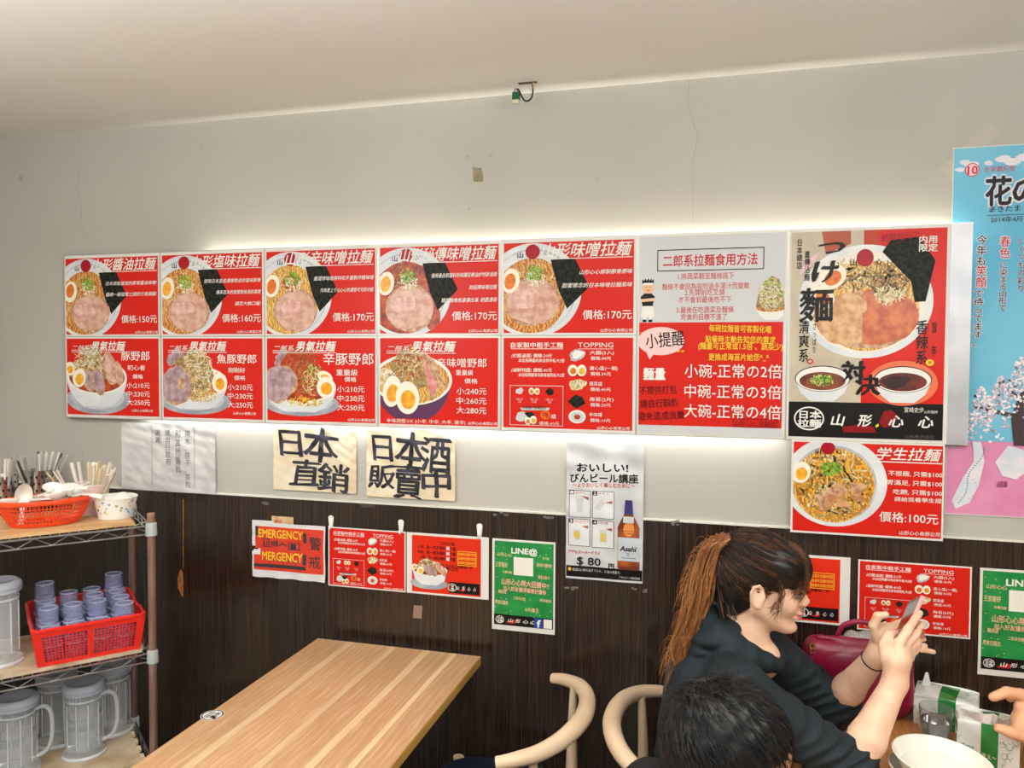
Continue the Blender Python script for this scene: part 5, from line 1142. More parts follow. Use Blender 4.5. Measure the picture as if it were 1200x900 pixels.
def head_sdf(S, H, B, s=1., female=True):
    W = lambda x, y, z: H+B@(np.array([x, y, z])*s)
    E = lambda c, r, k=.012, sub=False: S.ell(W(*c), tuple(q*s for q in r), B, k, sub)
    C_ = lambda a, b, ra, rb, k=.01, sub=False: S.cap(W(*a), W(*b), ra*s, rb*s, k, sub)
    E((-.014, 0, .022), (.096, .073, .090)); E((.030, 0, -.022), (.058, .055, .084), .02); E((.052, 0, .035), (.040, .054, .046), .03)
    for y in (-1, 1):
        C_((-.006, .048*y, -.048), (.060, .012*y, -.094), .018, .015, .02); E((.058, .034*y, -.030), (.024, .022, .024), .02)
        E((.084, .031*y, .000), (.014, .015, .009), .008, True)                         # socket
        E((.073, .030*y, -.001), (.0125, .0135, .0115), .004)                           # lid over the eyeball
        C_((.086, .014*y, .014), (.078, .046*y, .012), .0055, .004, .008)                # brow ridge
        E((.097, .0095*y, -.035), (.0095, .0065, .0065), .005)                          # nostril wing
        E((-.012, .075*y, -.014), (.0175, .0075, .0300), .004)
        er = [(-.001, .078*y, .006), (-.010, .082*y, .015), (-.022, .083*y, .010), (-.027, .083*y, -.004), (-.023, .081*y, -.020), (-.012, .078*y, -.034), (-.003, .076*y, -.037)]
        E((-.011, .084*y, -.006), (.0105, .0055, .0150), .002, True)
        for i in range(6): C_(er[i], er[i+1], .0036, .0036, .002)
        C_((-.019, .080*y, .002), (-.015, .079*y, -.020), .0026, .0026, .002); E((-.008, .077*y, -.034), (.0075, .0055, .0080), .003); E((.002, .077*y, -.014), (.004, .0045, .007), .002)
    C_((.086, 0, .006), (.103, 0, -.028), .0070, .0085, .010); E((.105, 0, -.029), (.0085, .008, .007), .004); E((.094, 0, -.041), (.012, .007, .006), .006)
    E((.074, 0, -.096), (.016, .018, .013), .014)
    E((.090, 0, -.0570), (.0125, .021, .0068), .005); E((.0875, 0, -.0700), (.0120, .018, .0068), .005)
    E((.106, 0, -.0636), (.016, .020, .0008), .0015, True)
def face_parts(o_verts, Q, H, B, s, extra=None):
    c = o_verts[Q].mean(1); q = (c-H)@B/s; m = np.zeros(len(Q), np.int32)
    m[(np.abs(q[:, 2]+.0635) < .0125) & (q[:, 0] > .0875) & (np.abs(q[:, 1]) < .021-.6*np.abs(q[:, 2]+.0635)) & ~((q[:, 2] > -.054) & (q[:, 0] < .094))] = 1
    return m
def strand_mesh(name, strands, mats, parent, pick, n=3):
    """strands: list of (points, r0, r1); one mesh; pick gives the material index of each strand"""
    V, F, M = [], [], []; o = 0
    for si, (P, r0, r1) in enumerate(strands):
        P = np.asarray(P, float); k = len(P); T = np.gradient(P, axis=0); T /= np.linalg.norm(T, axis=1)[:, None]+1e-9
        a = np.cross(T, [.3, .5, .81]); a /= np.linalg.norm(a, axis=1)[:, None]+1e-9; b = np.cross(T, a)
        r = (r0+(r1-r0)*np.linspace(0, 1, k))[:, None]
        ring = np.stack([P+r*(math.cos(2*math.pi*j/n)*a+math.sin(2*math.pi*j/n)*b) for j in range(n)], 1)
        V.append(ring.reshape(-1, 3)); i = np.arange(k-1)[:, None]*n; j = np.arange(n)[None]; j2 = (j+1) % n
        F.append(np.stack([i+j, i+j2, i+n+j2, i+n+j], -1).reshape(-1, 4)+o); M += [pick(si)]*((k-1)*n); o += k*n
    ob = mesh_obj(name, np.concatenate(V), np.concatenate(F), mats, parent, np.array(M)); return ob
def bez(P, n):
    return np.array([list(q) for q in spline(P, n)])

# ---------- the woman
Hw = at_depth(892, 683, 1.87); Bw = frame(.02, .07, 0.0)
woman = empty('person', (Hw[0], Hw[1], 0), 0, 'woman with copper ponytail and dark teal hoodie looking down at her phone', 'person')
off = np.array([Hw[0], Hw[1], 0]); HW = lambda x, y, z: Hw+Bw@np.array([x, y, z])
A = at_depth
nsh, fsh = np.array([2.425, -.570, .965]), np.array([2.475, -.240, .965])
nel, fel = np.array([2.665, -.535, .800]), np.array([2.672, -.215, .805])
wr, wl = A(1049, 800, 1.745), A(1028, 768, 1.885)
body = SDF(); head_sdf(body, Hw, Bw)
nb = np.array([2.425, -.405, 1.03])
body.cap(nb, HW(-.022, 0, -.055), .048, .045, .02); body.cap(nb+[.02, 0, -.02], HW(.0, 0, -.06), .040, .036, .02); body.cap(nb, nb+[.05, 0, -.05], .05, .05, .02)
body.ell((2.375, -.40, .88), (.085, .140, .14), None, .04); body.ell((2.34, -.385, .68), (.085, .130, .17), None, .04); body.ell((2.29, -.37, .50), (.11, .15, .10), None, .04)
body.cap(nb+[-.02, 0, -.05], nsh, .05, .045, .03); body.cap(nb+[-.02, 0, -.05], fsh, .05, .045, .03)
body.cap(nsh, nel, .042, .036, .02); body.cap(fsh, fel, .042, .036, .02)
body.cap(nel, nel+(wr-nel)*.35, .037, .0395, .012); body.cap(nel+(wr-nel)*.35, wr, .0395, .0255, .012)
body.cap(fel, fel+(wl-fel)*.35, .036, .0375, .012); body.cap(fel+(wl-fel)*.35, wl, .0375, .0245, .012)
def finger(S, pts, r0=.0088, r1=.0068, k=.004):
    P = [A(*p) for p in pts]; n = len(P); R = [r0+(r1-r0)*i/(n-1) for i in range(n)]
    for i in range(1, n-1): R[i] *= 1.04
    S.chain(P, R, k); return P
# right hand (nearer): back of the hand towards the viewer, fingers wrapped over the phone's right edge
pr = A(1051, 774, 1.745); body.cap(wr, pr, .0265, .030, .012)
for q in ((1041, 764, 1.75), (1053, 754, 1.745), (1060, 757, 1.755), (1064, 763, 1.765), (1065, 770, 1.775)): body.cap(pr, A(*q), .024, .0125, .010)
Rf = [finger(body, ((1053, 755, 1.745), (1064, 738, 1.755), (1072, 726, 1.775), (1078, 718.5, 1.79)), .0105, .0070), finger(body, ((1060, 758, 1.755), (1072, 745, 1.765), (1078, 737, 1.785), (1080, 731, 1.80)), .0102, .0070),
      finger(body, ((1064, 763, 1.765), (1074, 753, 1.775), (1079, 746, 1.79), (1080, 741, 1.805)), .0098, .0068), finger(body, ((1065, 770, 1.775), (1072, 762, 1.785), (1076, 756, 1.80), (1077, 752, 1.81)), .0090, .0062),
      finger(body, ((1038, 772, 1.75), (1036, 757, 1.755), (1042, 744, 1.77), (1051, 741, 1.79)), .0135, .0085)]
# left hand (behind the phone): palm towards the viewer, thumb up, fingers passing behind the phone to the right
pl = A(1037, 745, 1.885); body.cap(wl, pl, .025, .029, .012)
for q in ((1052, 733, 1.885), (1054, 741, 1.89), (1054, 749, 1.89), (1051, 756, 1.89), (1029, 741, 1.87)): body.cap(pl, A(*q), .024, .0125, .010)
Lf = [finger(body, ((1052, 733, 1.885), (1065, 724, 1.895), (1073, 728, 1.89), (1079, 734, 1.88)), .0098, .0068), finger(body, ((1054, 741, 1.89), (1069, 737, 1.90), (1077, 742, 1.89), (1082, 749, 1.88)), .0098, .0068),
      finger(body, ((1054, 749, 1.89), (1067, 752, 1.895), (1076, 755, 1.89), (1084, 757, 1.885)), .0095, .0066), finger(body, ((1051, 756, 1.89), (1067, 758, 1.89), (1080, 761, 1.885), (1094, 764, 1.885)), .0088, .0056),
      finger(body, ((1028, 748, 1.875), (1024, 733, 1.865), (1028.5, 722, 1.86), (1038, 720.5, 1.855)), .0130, .0078)]
V, Q = sculpt(body, (2.06, -.66, .40), (2.98, -.09, 1.31), .0027)
mi = face_parts(V, Q, Hw, Bw, 1.)
mesh_obj('body', V-off, Q, [skin, lip], woman, mi)
nm = []
for P in Rf+Lf:
    d = P[-1]-P[-2]; d /= np.linalg.norm(d)
mb = MB()
# eyes, brows and lashes
for y in (-1, 1):
    e = MB().lathe([(0, -.0118)]+[(.0118*math.sin(a), -.0118*math.cos(a)) for a in np.linspace(.3, 2.84, 9)]+[(0, .0118)], eyew, n=20).build('eyeball', woman, loc=HW(.0755, .030*y, -.0015)-off)
    ir = MB().lathe([(0, 0), (.0055, 0), (.0045, .0022), (0, .003)], iris, n=16).build('iris', woman); 
    M_ = Matrix([list(r) for r in np.stack([Bw[:, 1], Bw[:, 2], Bw[:, 0]], 1)]).to_4x4(); M_.translation = Vector(HW(.0862, .030*y, -.0045)-off); ir.matrix_local = M_
    MB().tube(bez([HW(.0925, .016*y, .017)-off, HW(.0925, .030*y, .0215)-off, HW(.0830, .046*y, .017)-off], 5), [.0012]+[.0022]*9+[.0008], brow, n=6).build('eyebrow', woman)
    MB().tube(bez([HW(.0880, .018*y, -.002)-off, HW(.0905, .030*y, -.0045)-off, HW(.0810, .043*y, -.003)-off], 5), .0009, hair_dk, n=5).build('eyelashes', woman)
# hoodie: torso, sleeves pushed up to the elbows, hood lying behind the neck
hd = SDF()
hd.ell((2.368, -.403, .875), (.122, .178, .150), None, .05); hd.ell((2.340, -.388, .70), (.112, .168, .20), None, .05); hd.ell((2.30, -.375, .525), (.14, .185, .10), None, .05)
hd.cap((2.405, -.44, .975), nsh+[-.01, .005, -.0], .066, .062, .03); hd.cap((2.415, -.37, .975), fsh+[-.01, -.005, 0], .066, .062, .03)
ncuff = nel+(nsh-nel)*.0+(wr-nel)*.12; fcuff = fel+(wl-fel)*.14
hd.cap(nsh, nel, .060, .056, .025); hd.cap(nel, ncuff, .056, .052, .02); hd.cap(fsh, fel, .066, .055, .035); hd.cap(fel, fcuff, .055, .051, .02)
# hood roll around the neck
ringp = []
for t in np.linspace(0, 2*math.pi, 15)[:-1]:
    x, y = .092*math.cos(t), .088*math.sin(t); ringp.append(np.array([2.432+x*.95, -.405+y, 1.026-.50*x-.0*y]))
for i in range(14):
    a, b = ringp[i], ringp[(i+1) % 14]; fr = max(0, math.cos(2*math.pi*i/14)); hd.cap(a, b, .029-.013*fr, .029-.013*max(0, math.cos(2*math.pi*(i+1)/14)), .010)
hd.ell((2.372, -.405, 1.046), (.070, .112, .030), frame(0, -.30), .010); hd.ell((2.345, -.405, 1.010), (.046, .100, .026), frame(0, -.25), .008)
hd.cap(nb+[.012, 0, -.012], HW(.0, 0, -.07), .046, .056, .008, True)
# open the cuffs
ndir = (wr-nel)/np.linalg.norm(wr-nel); fdir = (wl-fel)/np.linalg.norm(wl-fel)
def folds(p, d):
    x, y, z = p[:, 0], p[:, 1], p[:, 2]
    w_ = .0022*np.sin(38*x+22*z+4*np.sin(17*y))+.0016*np.sin(61*z-34*x+3*np.sin(23*x+11*y))+.0012*np.sin(70*y+25*z)
    for el, sh in ((nel, nsh), (fel, fsh)):
        ax = (sh-el)/np.linalg.norm(sh-el); q = p-el.astype(np.float32); t = q@ax.astype(np.float32); rr = np.linalg.norm(q-t[:, None]*ax, axis=1)
        k = np.exp(-((t-.04)/.11)**2)*np.clip((.12-rr)/.03, 0, 1); w_ = w_+k*(.0095*np.abs(np.sin(t*92+2.6*np.sin(q[:, 2]*22+q[:, 1]*15)+q[:, 0]*14))-.003)
    h = np.exp(-(((x-2.33)/.10)**2+((z-1.02)/.05)**2)); w_ = w_+h*.004*np.sin(55*z+30*x+20*y)
    d = d+w_.astype(np.float32)
    for c_, n_ in ((ncuff+ndir*.038, ndir), (fcuff+fdir*.034, fdir)):
        q = p-c_.astype(np.float32); t = q@n_.astype(np.float32); near = np.linalg.norm(q, axis=1) < .072
        d = np.where(near, np.maximum(d, t), d)
    return d.astype(np.float32)
hd.post.append(folds)
V, Q = sculpt(hd, (2.04, -.70, .40), (2.80, -.08, 1.13), .0045)
mesh_obj('hoodie', V-off, Q, [hoodie], woman)
tr = SDF(); 
for y in (-.09, .09):
    hp_, kn, an = np.array([2.30, -.365+y, .515]), np.array([2.66, -.365+y*1.3, .53]), np.array([2.60, -.365+y*1.3, .10])
    tr.cap(hp_, kn, .085, .062, .03); tr.cap(kn, an, .060, .042, .02)
tr.ell((2.28, -.365, .53), (.13, .175, .085), None, .04)
V, Q = sculpt(tr, (2.0, -.62, .02), (2.74, -.10, .66), .009); mesh_obj('trousers', V-off, Q, [jeans], woman)
for y in (-.117, .117):
    sh_ = SDF(); sh_.cap((2.60, -.365+y, .04), (2.76, -.365+y, .035), .04, .033, .01); sh_.cap((2.60, -.365+y, .04), (2.60, -.365+y, .12), .042, .042, .01)
    V, Q = sculpt(sh_, (2.5, -.365+y-.08, -.01), (2.84, -.365+y+.08, .19), .006); V[:, 2] = np.maximum(V[:, 2], .002); mesh_obj('shoe', V-off, Q, [shoe], woman)
# hair: smooth cap, strands combed back to the tie, fringe strands, ponytail
tie = HW(-.078, 0, .078)
hc = SDF(); hc.ell(HW(-.020, 0, .031), (.1005, .0805, .0945), Bw, .01); hc.ell(HW(-.050, 0, -.020), (.062, .066, .070), Bw, .02)
hc.ell(HW(.044, 0, .044), (.064, .0665, .062), Bw, .03); hc.cap(HW(-.055, 0, .060), tie, .045, .016, .03)
def facecut(p, d):
    q = (p-Hw.astype(np.float32))@Bw.astype(np.float32); x, y, z = q[:, 0], q[:, 1], q[:, 2]
    line = .016+.078*np.clip((z-.006)/.05, 0, 1)**.8-.022*np.clip((.0-z)/.03, 0, 1)-.05*np.clip((-.03-z)/.05, 0, 1)      # hairline x as height changes
    zmin = .018-.10*np.clip(np.abs(y)-.02, 0, .05)+.10*np.clip(.05-x, 0, .05)*0+.004*np.sin(300*y+200*x)
    cut = np.minimum(x-line, (zmin-z)); d = np.maximum(d, cut*.7)
    ear = sd_ell(q, (-.011, 0, -.012), (.028, .2, .036)); d = np.maximum(d, -ear)
    und = -z-.078-.3*np.clip(-x-.02, 0, .1); d = np.maximum(d, und)
    return (d+.0012*np.sin(260*y+60*z)*np.clip(z/.05, 0, 1)).astype(np.float32)
hc.post.append(facecut)
V, Q = sculpt(hc, Hw-.17, Hw+.17, .0032); hair = mesh_obj('hair', V-off, Q, [hair_dk], woman)
rn = np.random.RandomState(5); st = []
def on_skull(x, y, z, lift=.002):   # push a head-frame point to the hair cap surface
    o = np.array([.012, 0, .034]); v = np.array([x, y, z])-o; v /= np.linalg.norm(v)+1e-9; best = .05
    for c, r in (((-.020, 0, .031), (.1005, .0805, .0945)), ((.044, 0, .044), (.064, .0665, .062))):
        r = np.array(r)+lift; q = (o-np.array(c))/r; w_ = v/r; A_ = w_@w_; B_ = q@w_; disc = B_*B_-A_*(q@q-1)
        if disc > 0: best = max(best, (-B_+math.sqrt(disc))/A_)
    return o+v*best
for i in range(1500):      # from the hairline to the tie
    t = rn.uniform(-1, 1); side = np.sign(t); a = abs(t)
    if i % 2 == 0: s0 = np.array([.098-.10*a*a*rn.uniform(.6, 1), t*.066, .022+rn.uniform(-.006, .012)-.012*a]); 
    elif a < .5: s0 = np.array([.075-.01*a, t*.12, .085-.03*a])
    else: s0 = np.array([.070-.11*(a-.5)*2+rn.uniform(-.01, .01), side*.075, .055-.115*(a-.5)*2])
    e0 = np.array([-.085, 0, .078])+rn.randn(3)*.006
    P = []
    for u in np.linspace(0, 1, 9):
        m = s0*(1-u)+e0*u; m = on_skull(*m, lift=.0015+rn.uniform(0, .0022)+.003*math.sin(u*3.1)*rn.rand()); P.append(m)
    P[-1] = (P[-1]+e0)/2
    st.append((np.array([HW(*q) for q in P])-off, rn.uniform(.0004, .0009), .0005))
for i in range(420):      # nape hair going up
    s0 = np.array([-.07+rn.uniform(-.02, .02), rn.uniform(-.07, .07), -.085+rn.uniform(-.005, .05)]); e0 = np.array([-.082, 0, .070])
    P = [on_skull(*(s0*(1-u)+e0*u), lift=.002) if u > .35 else s0*(1-u)+e0*u+np.array([-.018*math.sin(u*3), 0, 0]) for u in np.linspace(0, 1, 7)]
    st.append((np.array([HW(*q) for q in P])-off, .0007, .0005))
strand_mesh('combed_hair', st, [hair_dk, hair_br, hair_mid], hair, lambda i: (0 if (i*7) % 10 < 7 else (1 if (i*7) % 10 < 9 else 2)))['kind'] = 'stuff'
st = []
for i in range(260):      # side fringe falling over the brow and temple
    side = -1 if i % 3 else 1; x0 = rn.uniform(.045, .072); s0 = on_skull(x0, side*rn.uniform(.004, .03), .10, .006)
    ex = rn.uniform(.040, .096); ez = rn.uniform(-.026, .008); ey = side*rn.uniform(.030, .050)
    P = [s0, s0*.5+np.array([ex+.008, ey*.8, .055])*.5+np.array([.006, side*.010, .004]), np.array([ex+.006, ey+side*.010, .028+ez*.3]), np.array([ex-.006+rn.uniform(-.006, .006), ey+side*.006, ez])]
    st.append((bez([HW(*q)-off for q in P], 4), .0007, .0003))
for i in range(46):       # wisps before the ear and down the cheek
    side = -1 if i % 2 else 1; P = [np.array([.035, side*.070, .03]), np.array([.040+rn.uniform(-.006, .01), side*.071, .0]), np.array([.034+rn.uniform(-.014, .012), side*.068, -.035]), np.array([.026+rn.uniform(-.02, .02), side*.062, -.065+rn.uniform(-.01, .03)])]
    st.append((bez([HW(*q)-off for q in P], 4), .0006, .0003))
strand_mesh('fringe', st, [hair_dk, hair_br, hair_mid], hair, lambda i: i % 3)['kind'] = 'stuff'
tdir = A(850, 632, 1.87)-tie; tdir /= np.linalg.norm(tdir); tv = np.cross([0, 1, 0], tdir); tv /= np.linalg.norm(tv)
MB().tube([tie+tdir*.004-off+.0195*(np.array([0, 1, 0])*math.cos(t)+tv*math.sin(t)) for j, t in enumerate(np.linspace(0, 2*math.pi, 20)[:-1])], .0058, mat('pale_pink_band', (222, 190, 184), .7), n=8, closed=True).build('hair_tie', hair)
D = Hw+0; at = lambda px, py, z=1.87: A(px, py, z)
axis = bez([tie, at(850, 632), at(834, 642), at(824, 672), at(819, 704), at(808, 735), at(797, 760), at(800, 784)], 5)
wid = np.interp(np.linspace(0, 1, len(axis)), [0, .08, .25, .5, .75, 1], [.012, .015, .025, .030, .022, .008])
pc = SDF()
for i in range(len(axis)-1): pc.cap(axis[i], axis[i+1], wid[i]*.62, wid[i+1]*.62, .01)
def pf(p, d): return d+(.0022*np.sin(p[:, 0]*420+3*np.sin(p[:, 2]*30))+.0016*np.sin(p[:, 1]*380+2*np.sin(p[:, 2]*22))).astype(np.float32)
pc.post.append(pf); V, Q = sculpt(pc, axis.min(0)-.06, axis.max(0)+.06, .0035); pt = mesh_obj('ponytail', V-off, Q, [hair_mid], woman)
st = []
side1 = np.array(RT); side2 = np.array(FW)
for i in range(950):
    th = rn.uniform(0, 6.283); rr = math.sqrt(rn.rand())*rn.uniform(.75, 1.15); ph = rn.uniform(0, 6.28); fr = rn.uniform(.002, .006); L = rn.uniform(.7, 1.06); k = max(6, int(len(axis)*min(L, 1))); P = []
    for j in range(k):
        t = j/(len(axis)-1); w_ = wid[j]; tw = th+.5*math.sin(t*2+ph)
        P.append(axis[j]+side1*math.cos(tw)*w_*rr+side2*math.sin(tw)*w_*rr+side1*fr*math.sin(t*14+ph)*t*2.2+np.array([0, 0, fr*math.cos(t*11+ph)]))
    P = np.array(P)
    if rr > 1.0: P[-1] += side1*rn.uniform(-.03, .02)+np.array([0, 0, rn.uniform(-.02, .02)])
    st.append((P-off, .0008, .0005))
strand_mesh('ponytail_strands', st, [hair_mid, hair_or, hair_lt, hair_br], pt, lambda i: (1, 1, 2, 0, 1, 3, 2)[i % 7])['kind'] = 'stuff'
st = []
for i in range(170):
    j = rn.randint(3, len(axis)-1); p = axis[j]-side1*wid[j]*.9; d = -side1*rn.uniform(.01, .03)+np.array([0, 0, rn.uniform(-.05, .01)])
    st.append((bez([p-off, p+d*.5+np.array([0, 0, .01])-off, p+d-off, p+d*1.3+np.array([0, 0, -.03])-off], 3), .0004, .0002))
strand_mesh('flyaway_hair', st, [hair_or, hair_lt], pt, lambda i: i % 2)['kind'] = 'stuff'
# cord tip and bracelet
bc = wl+(fel-wl)*.10; ax_ = (fel-wl)/np.linalg.norm(fel-wl); u1 = np.cross(ax_, [0, 1, 0]); u1 /= np.linalg.norm(u1); u2 = np.cross(ax_, u1)
br = MB().tube([bc+(u1*math.cos(t)+u2*math.sin(t))*.0282 for t in np.linspace(0, 2*math.pi, 33)[:-1]], .0016, mat('black_band', (20, 20, 22), .4), n=6, closed=True).build('bracelet', loc=(0, 0, 0)); tag(br, 'thin black bracelet on the left wrist of the woman', 'bracelet')
# phone
sl = A(1064, 722, 1.83)-CAM; sl /= np.linalg.norm(sl); sr = RT-sl*(RT@sl); sr /= np.linalg.norm(sr); su_ = np.cross(sr, sl)
pa = .93*(.47*sr+.88*su_)+.36*sl; pa /= np.linalg.norm(pa)
pbv = .24*(.88*sr-.47*su_)-.97*sl; pbv -= pa*(pbv@pa); pbv /= np.linalg.norm(pbv); pn = np.cross(pa, pbv)
if pn@sr > 0: pn = -pn
top = A(1074.5, 702.5, 1.835); pcn = top-pa*.070
ph = empty('phone', pcn, 0, 'smartphone in a pink case held upright in both hands of the woman', 'phone')
Mx = Matrix([list(r) for r in np.stack([pbv, pa, np.cross(pbv, pa)], 1)]).to_4x4(); Mx.translation = Vector(pcn); ph.matrix_world = Mx
sgn = 1 if np.cross(pbv, pa)@pn > 0 else -1
case = mat('pink_phone_case', (236, 160, 158), .35); scr = mat('dark_screen', (26, 24, 34), .05, coat=1.)
MB().box((-.036, -.072, -.0045), (.036, .072, .0045), case).build('case', ph, bevel=.004)
MB().box((-.0325, -.067, sgn*.0046), (.0325, .067, sgn*.0052), scr).build('screen', ph)
MB().box((-.028, -.060, sgn*.0052), (.028, -.012, sgn*.0054), mat('screen_picture', (120, 124, 130), .1, emit=.25)).build('picture', ph)
o = MB().lathe([(0, 0), (.016, 0), (.016, .003), (0, .003)], mat('silver_ring_stand', (200, 200, 204), .2, .9), n=24).build('camera_bump', ph, loc=(.016, .052, -sgn*.0045)); o.scale = (.5, .5, -sgn*1.)

# ---------- the dark-haired person in front, seen from above and behind
Hb = A(855, 886, 1.35); Bb = frame(.12, .36, 0.06); boy = empty('person', (Hb[0], Hb[1], 0), 0, 'person with short spiky black hair, back of the head at the bottom edge', 'person')
offb = np.array([Hb[0], Hb[1], 0]); HB_ = lambda x, y, z: Hb+Bb@np.array([x, y, z])
b2 = SDF(); head_sdf(b2, Hb, Bb, .98, False); tb = np.array([2.27, -1.05, .90])
b2.cap(tb+[.03, 0, .03], HB_(-.025, 0, -.06), .058, .052, .02); b2.ell((2.22, -1.05, .76), (.095, .15, .15), None, .04); b2.ell((2.17, -1.05, .56), (.10, .14, .16), None, .04)
for y in (-1, 1):
    sh_ = np.array([2.26, -1.05+.17*y, .87]); el = np.array([2.45, -1.05+.21*y, .795]); wr2 = np.array([2.60, -1.05+.06*y, .80]) if y > 0 else np.array([2.60, -1.05-.10, .80])
    b2.cap(tb, sh_, .05, .045, .03); b2.cap(sh_, el, .042, .036, .02); b2.cap(el, wr2, .037, .026, .012); hnd = wr2+[.05, 0, .0]; b2.cap(wr2, hnd, .026, .028, .01)
    for k in range(4): f0 = hnd+np.array([.012, (k-1.5)*.017, -.004]); b2.chain([f0, f0+[.034, 0, .004], f0+[.058, 0, -.010]], [.0095, .009, .0075], .003)
    b2.chain([hnd+[-.02, -.022*y, 0], hnd+[.01, -.042*y, -.004], hnd+[.034, -.046*y, -.008]], [.012, .010, .008], .004)
V, Q = sculpt(b2, (2.02, -1.34, .40), (2.76, -.74, Hb[2]+.15), .0042); mesh_obj('body', V-offb, Q, [skin2, lip], boy, face_parts(V, Q, Hb, Bb, .98))
sw = SDF(); sw.ell((2.215, -1.05, .755), (.13, .18, .17), None, .05); sw.ell((2.175, -1.05, .57), (.135, .17, .17), None, .05)
for y in (-1, 1):
    sh_ = np.array([2.26, -1.05+.17*y, .87]); el = np.array([2.45, -1.05+.21*y, .795]); sw.cap(tb+[0, 0, -.02], sh_, .065, .06, .04); sw.cap(sh_, sh_+(el-sh_)*.85, .056, .050, .03)
sw.cap(tb+[.01, 0, .04], HB_(-.01, 0, -.1), .06, .07, .01, True)
sw.post.append(lambda p, d: (d+.003*np.sin(30*p[:, 0]+24*p[:, 2])*np.sin(25*p[:, 1])).astype(np.float32))
V, Q = sculpt(sw, (1.98, -1.36, .38), (2.56, -.74, 1.02), .007); mesh_obj('shirt', V-offb, Q, [mat('black_shirt', (24, 24, 28), .85)], boy)
tr = SDF()
for y in (-.09, .09):
    kn, an = np.array([2.58, -1.05+y*1.3, .53]), np.array([2.56, -1.05+y*1.3, .10]); tr.cap((2.19, -1.05+y, .515), kn, .082, .060, .03); tr.cap(kn, an, .058, .042, .02)
tr.ell((2.17, -1.05, .53), (.13, .17, .085), None, .04)
V, Q = sculpt(tr, (1.96, -1.32, .0), (2.70, -.78, .66), .010); V[:, 2] = np.maximum(V[:, 2], .004); mesh_obj('trousers', V-offb, Q, [jeans], boy)
hb = SDF(); hb.ell(HB_(-.018, 0, .030), (.108, .088, .098), Bb, .01); hb.ell(HB_(-.05, 0, -.02), (.066, .070, .068), Bb, .02)
def cut2(p, d):
    q = (p-Hb.astype(np.float32))@Bb.astype(np.float32); x, y, z = q[:, 0], q[:, 1], q[:, 2]
    line = .020+.075*np.clip((z-.020)/.05, 0, 1); d = np.maximum(d, (x-line)*.7); ear = sd_ell(q, (-.008, 0, -.018), (.026, .2, .034)); d = np.maximum(d, -ear); d = np.maximum(d, -z-.085)
    return (d+.0025*np.sin(150*x+90*y)*np.sin(120*y+70*z)).astype(np.float32)
hb.post.append(cut2); V, Q = sculpt(hb, Hb-.18, Hb+.18, .004); hbo = mesh_obj('hair', V-offb, Q, [mat('hair_black', (17, 16, 18), .45)], boy)
st = []; whorl = np.array([-.075, .02, .095])
for i in range(3400):
    th = rn.uniform(0, 2*math.pi); zz = rn.uniform(-.9, 1); r_ = math.sqrt(max(0, 1-zz*zz)); n_ = np.array([math.cos(th)*r_, math.sin(th)*r_, zz]); base = np.array([-.018, 0, .030])+n_*np.array([.106, .086, .096])
    if base[0] > .020+.075*np.clip((base[2]-.02)/.05, 0, 1) or base[2] < -.08: continue
    away = base-whorl; away -= n_*(away@n_); L_ = np.linalg.norm(away); away /= L_+1e-6
    sw_ = np.cross(n_, away); dr = away+.35*sw_+rn.randn(3)*.22; dr -= n_*(dr@n_); dr /= np.linalg.norm(dr)
    l = rn.uniform(.018, .034); up_ = .42 if L_ < .05 else .20; up_ *= rn.uniform(.4, 1.5)
    P = [base-n_*.002, base+dr*l*.4+n_*l*up_*.6, base+dr*l*.8+n_*l*up_*.9, base+dr*l*1.15+n_*l*up_*.8]
    st.append((np.array([HB_(*q) for q in P])-offb, .00085, .0003))
strand_mesh('hair_strands', st, [MATS['hair_black'], mat('hair_black_sheen', (40, 37, 38), .35)], hbo, lambda i: 1 if i % 4 == 0 else 0)['kind'] = 'stuff'

# ---------- the diner opposite, whose hand reaches in at the right edge
dn = empty('person', (3.62, -.55, 0), 0, 'diner at the right edge whose reaching hand takes hold of a tissue pack', 'person'); offd = np.array([3.62, -.55, 0])
Z_ = 1.72; hw = np.array([3.17, -.43, .885]); d3 = SDF()
pc_ = A(1203, 846, Z_); d3.cap(hw, pc_, .028, .030, .012)
for q in ((1196, 828, Z_), (1203, 832, Z_+.02), (1207, 838, Z_+.04), (1209, 845, Z_+.05), (1191, 856, Z_-.02)): d3.cap(pc_, A(*q), .024, .014, .01)
finger(d3, ((1207, 833, Z_), (1197, 814, Z_), (1180, 811, Z_), (1164, 817, Z_)), .0135, .0100)
finger(d3, ((1213, 836, Z_+.03), (1208, 818, Z_+.04), (1195, 813, Z_+.05), (1184, 818, Z_+.05)), .0125, .0095)
finger(d3, ((1217, 842, Z_+.05), (1216, 826, Z_+.07), (1207, 822, Z_+.08), (1200, 828, Z_+.08)), .0115, .009); finger(d3, ((1220, 848, Z_+.06), (1221, 836, Z_+.08), (1216, 833, Z_+.09), (1211, 838, Z_+.09)), .0105, .008)
finger(d3, ((1211, 862, Z_-.01), (1198, 862, Z_-.03), (1184, 858, Z_-.03), (1170, 853, Z_-.02)), .0150, .0100)
e3 = np.array([3.42, -.66, .82]); s3 = np.array([3.74, -.62, 1.02]); d3.cap(hw, e3, .027, .040, .015); d3.cap(e3, s3, .04, .046, .02)
Hd = np.array([3.76, -.42, 1.26]); Bd = frame(math.pi, .15); head_sdf(d3, Hd, Bd); d3.cap((3.84, -.42, 1.08), Hd+Bd@np.array([-.022, 0, -.055]), .058, .052, .02)
d3.ell((3.86, -.42, .90), (.10, .16, .17), None, .04); d3.ell((3.88, -.42, .66), (.11, .15, .2), None, .04); d3.cap((3.84, -.42, 1.04), s3, .055, .046, .03)
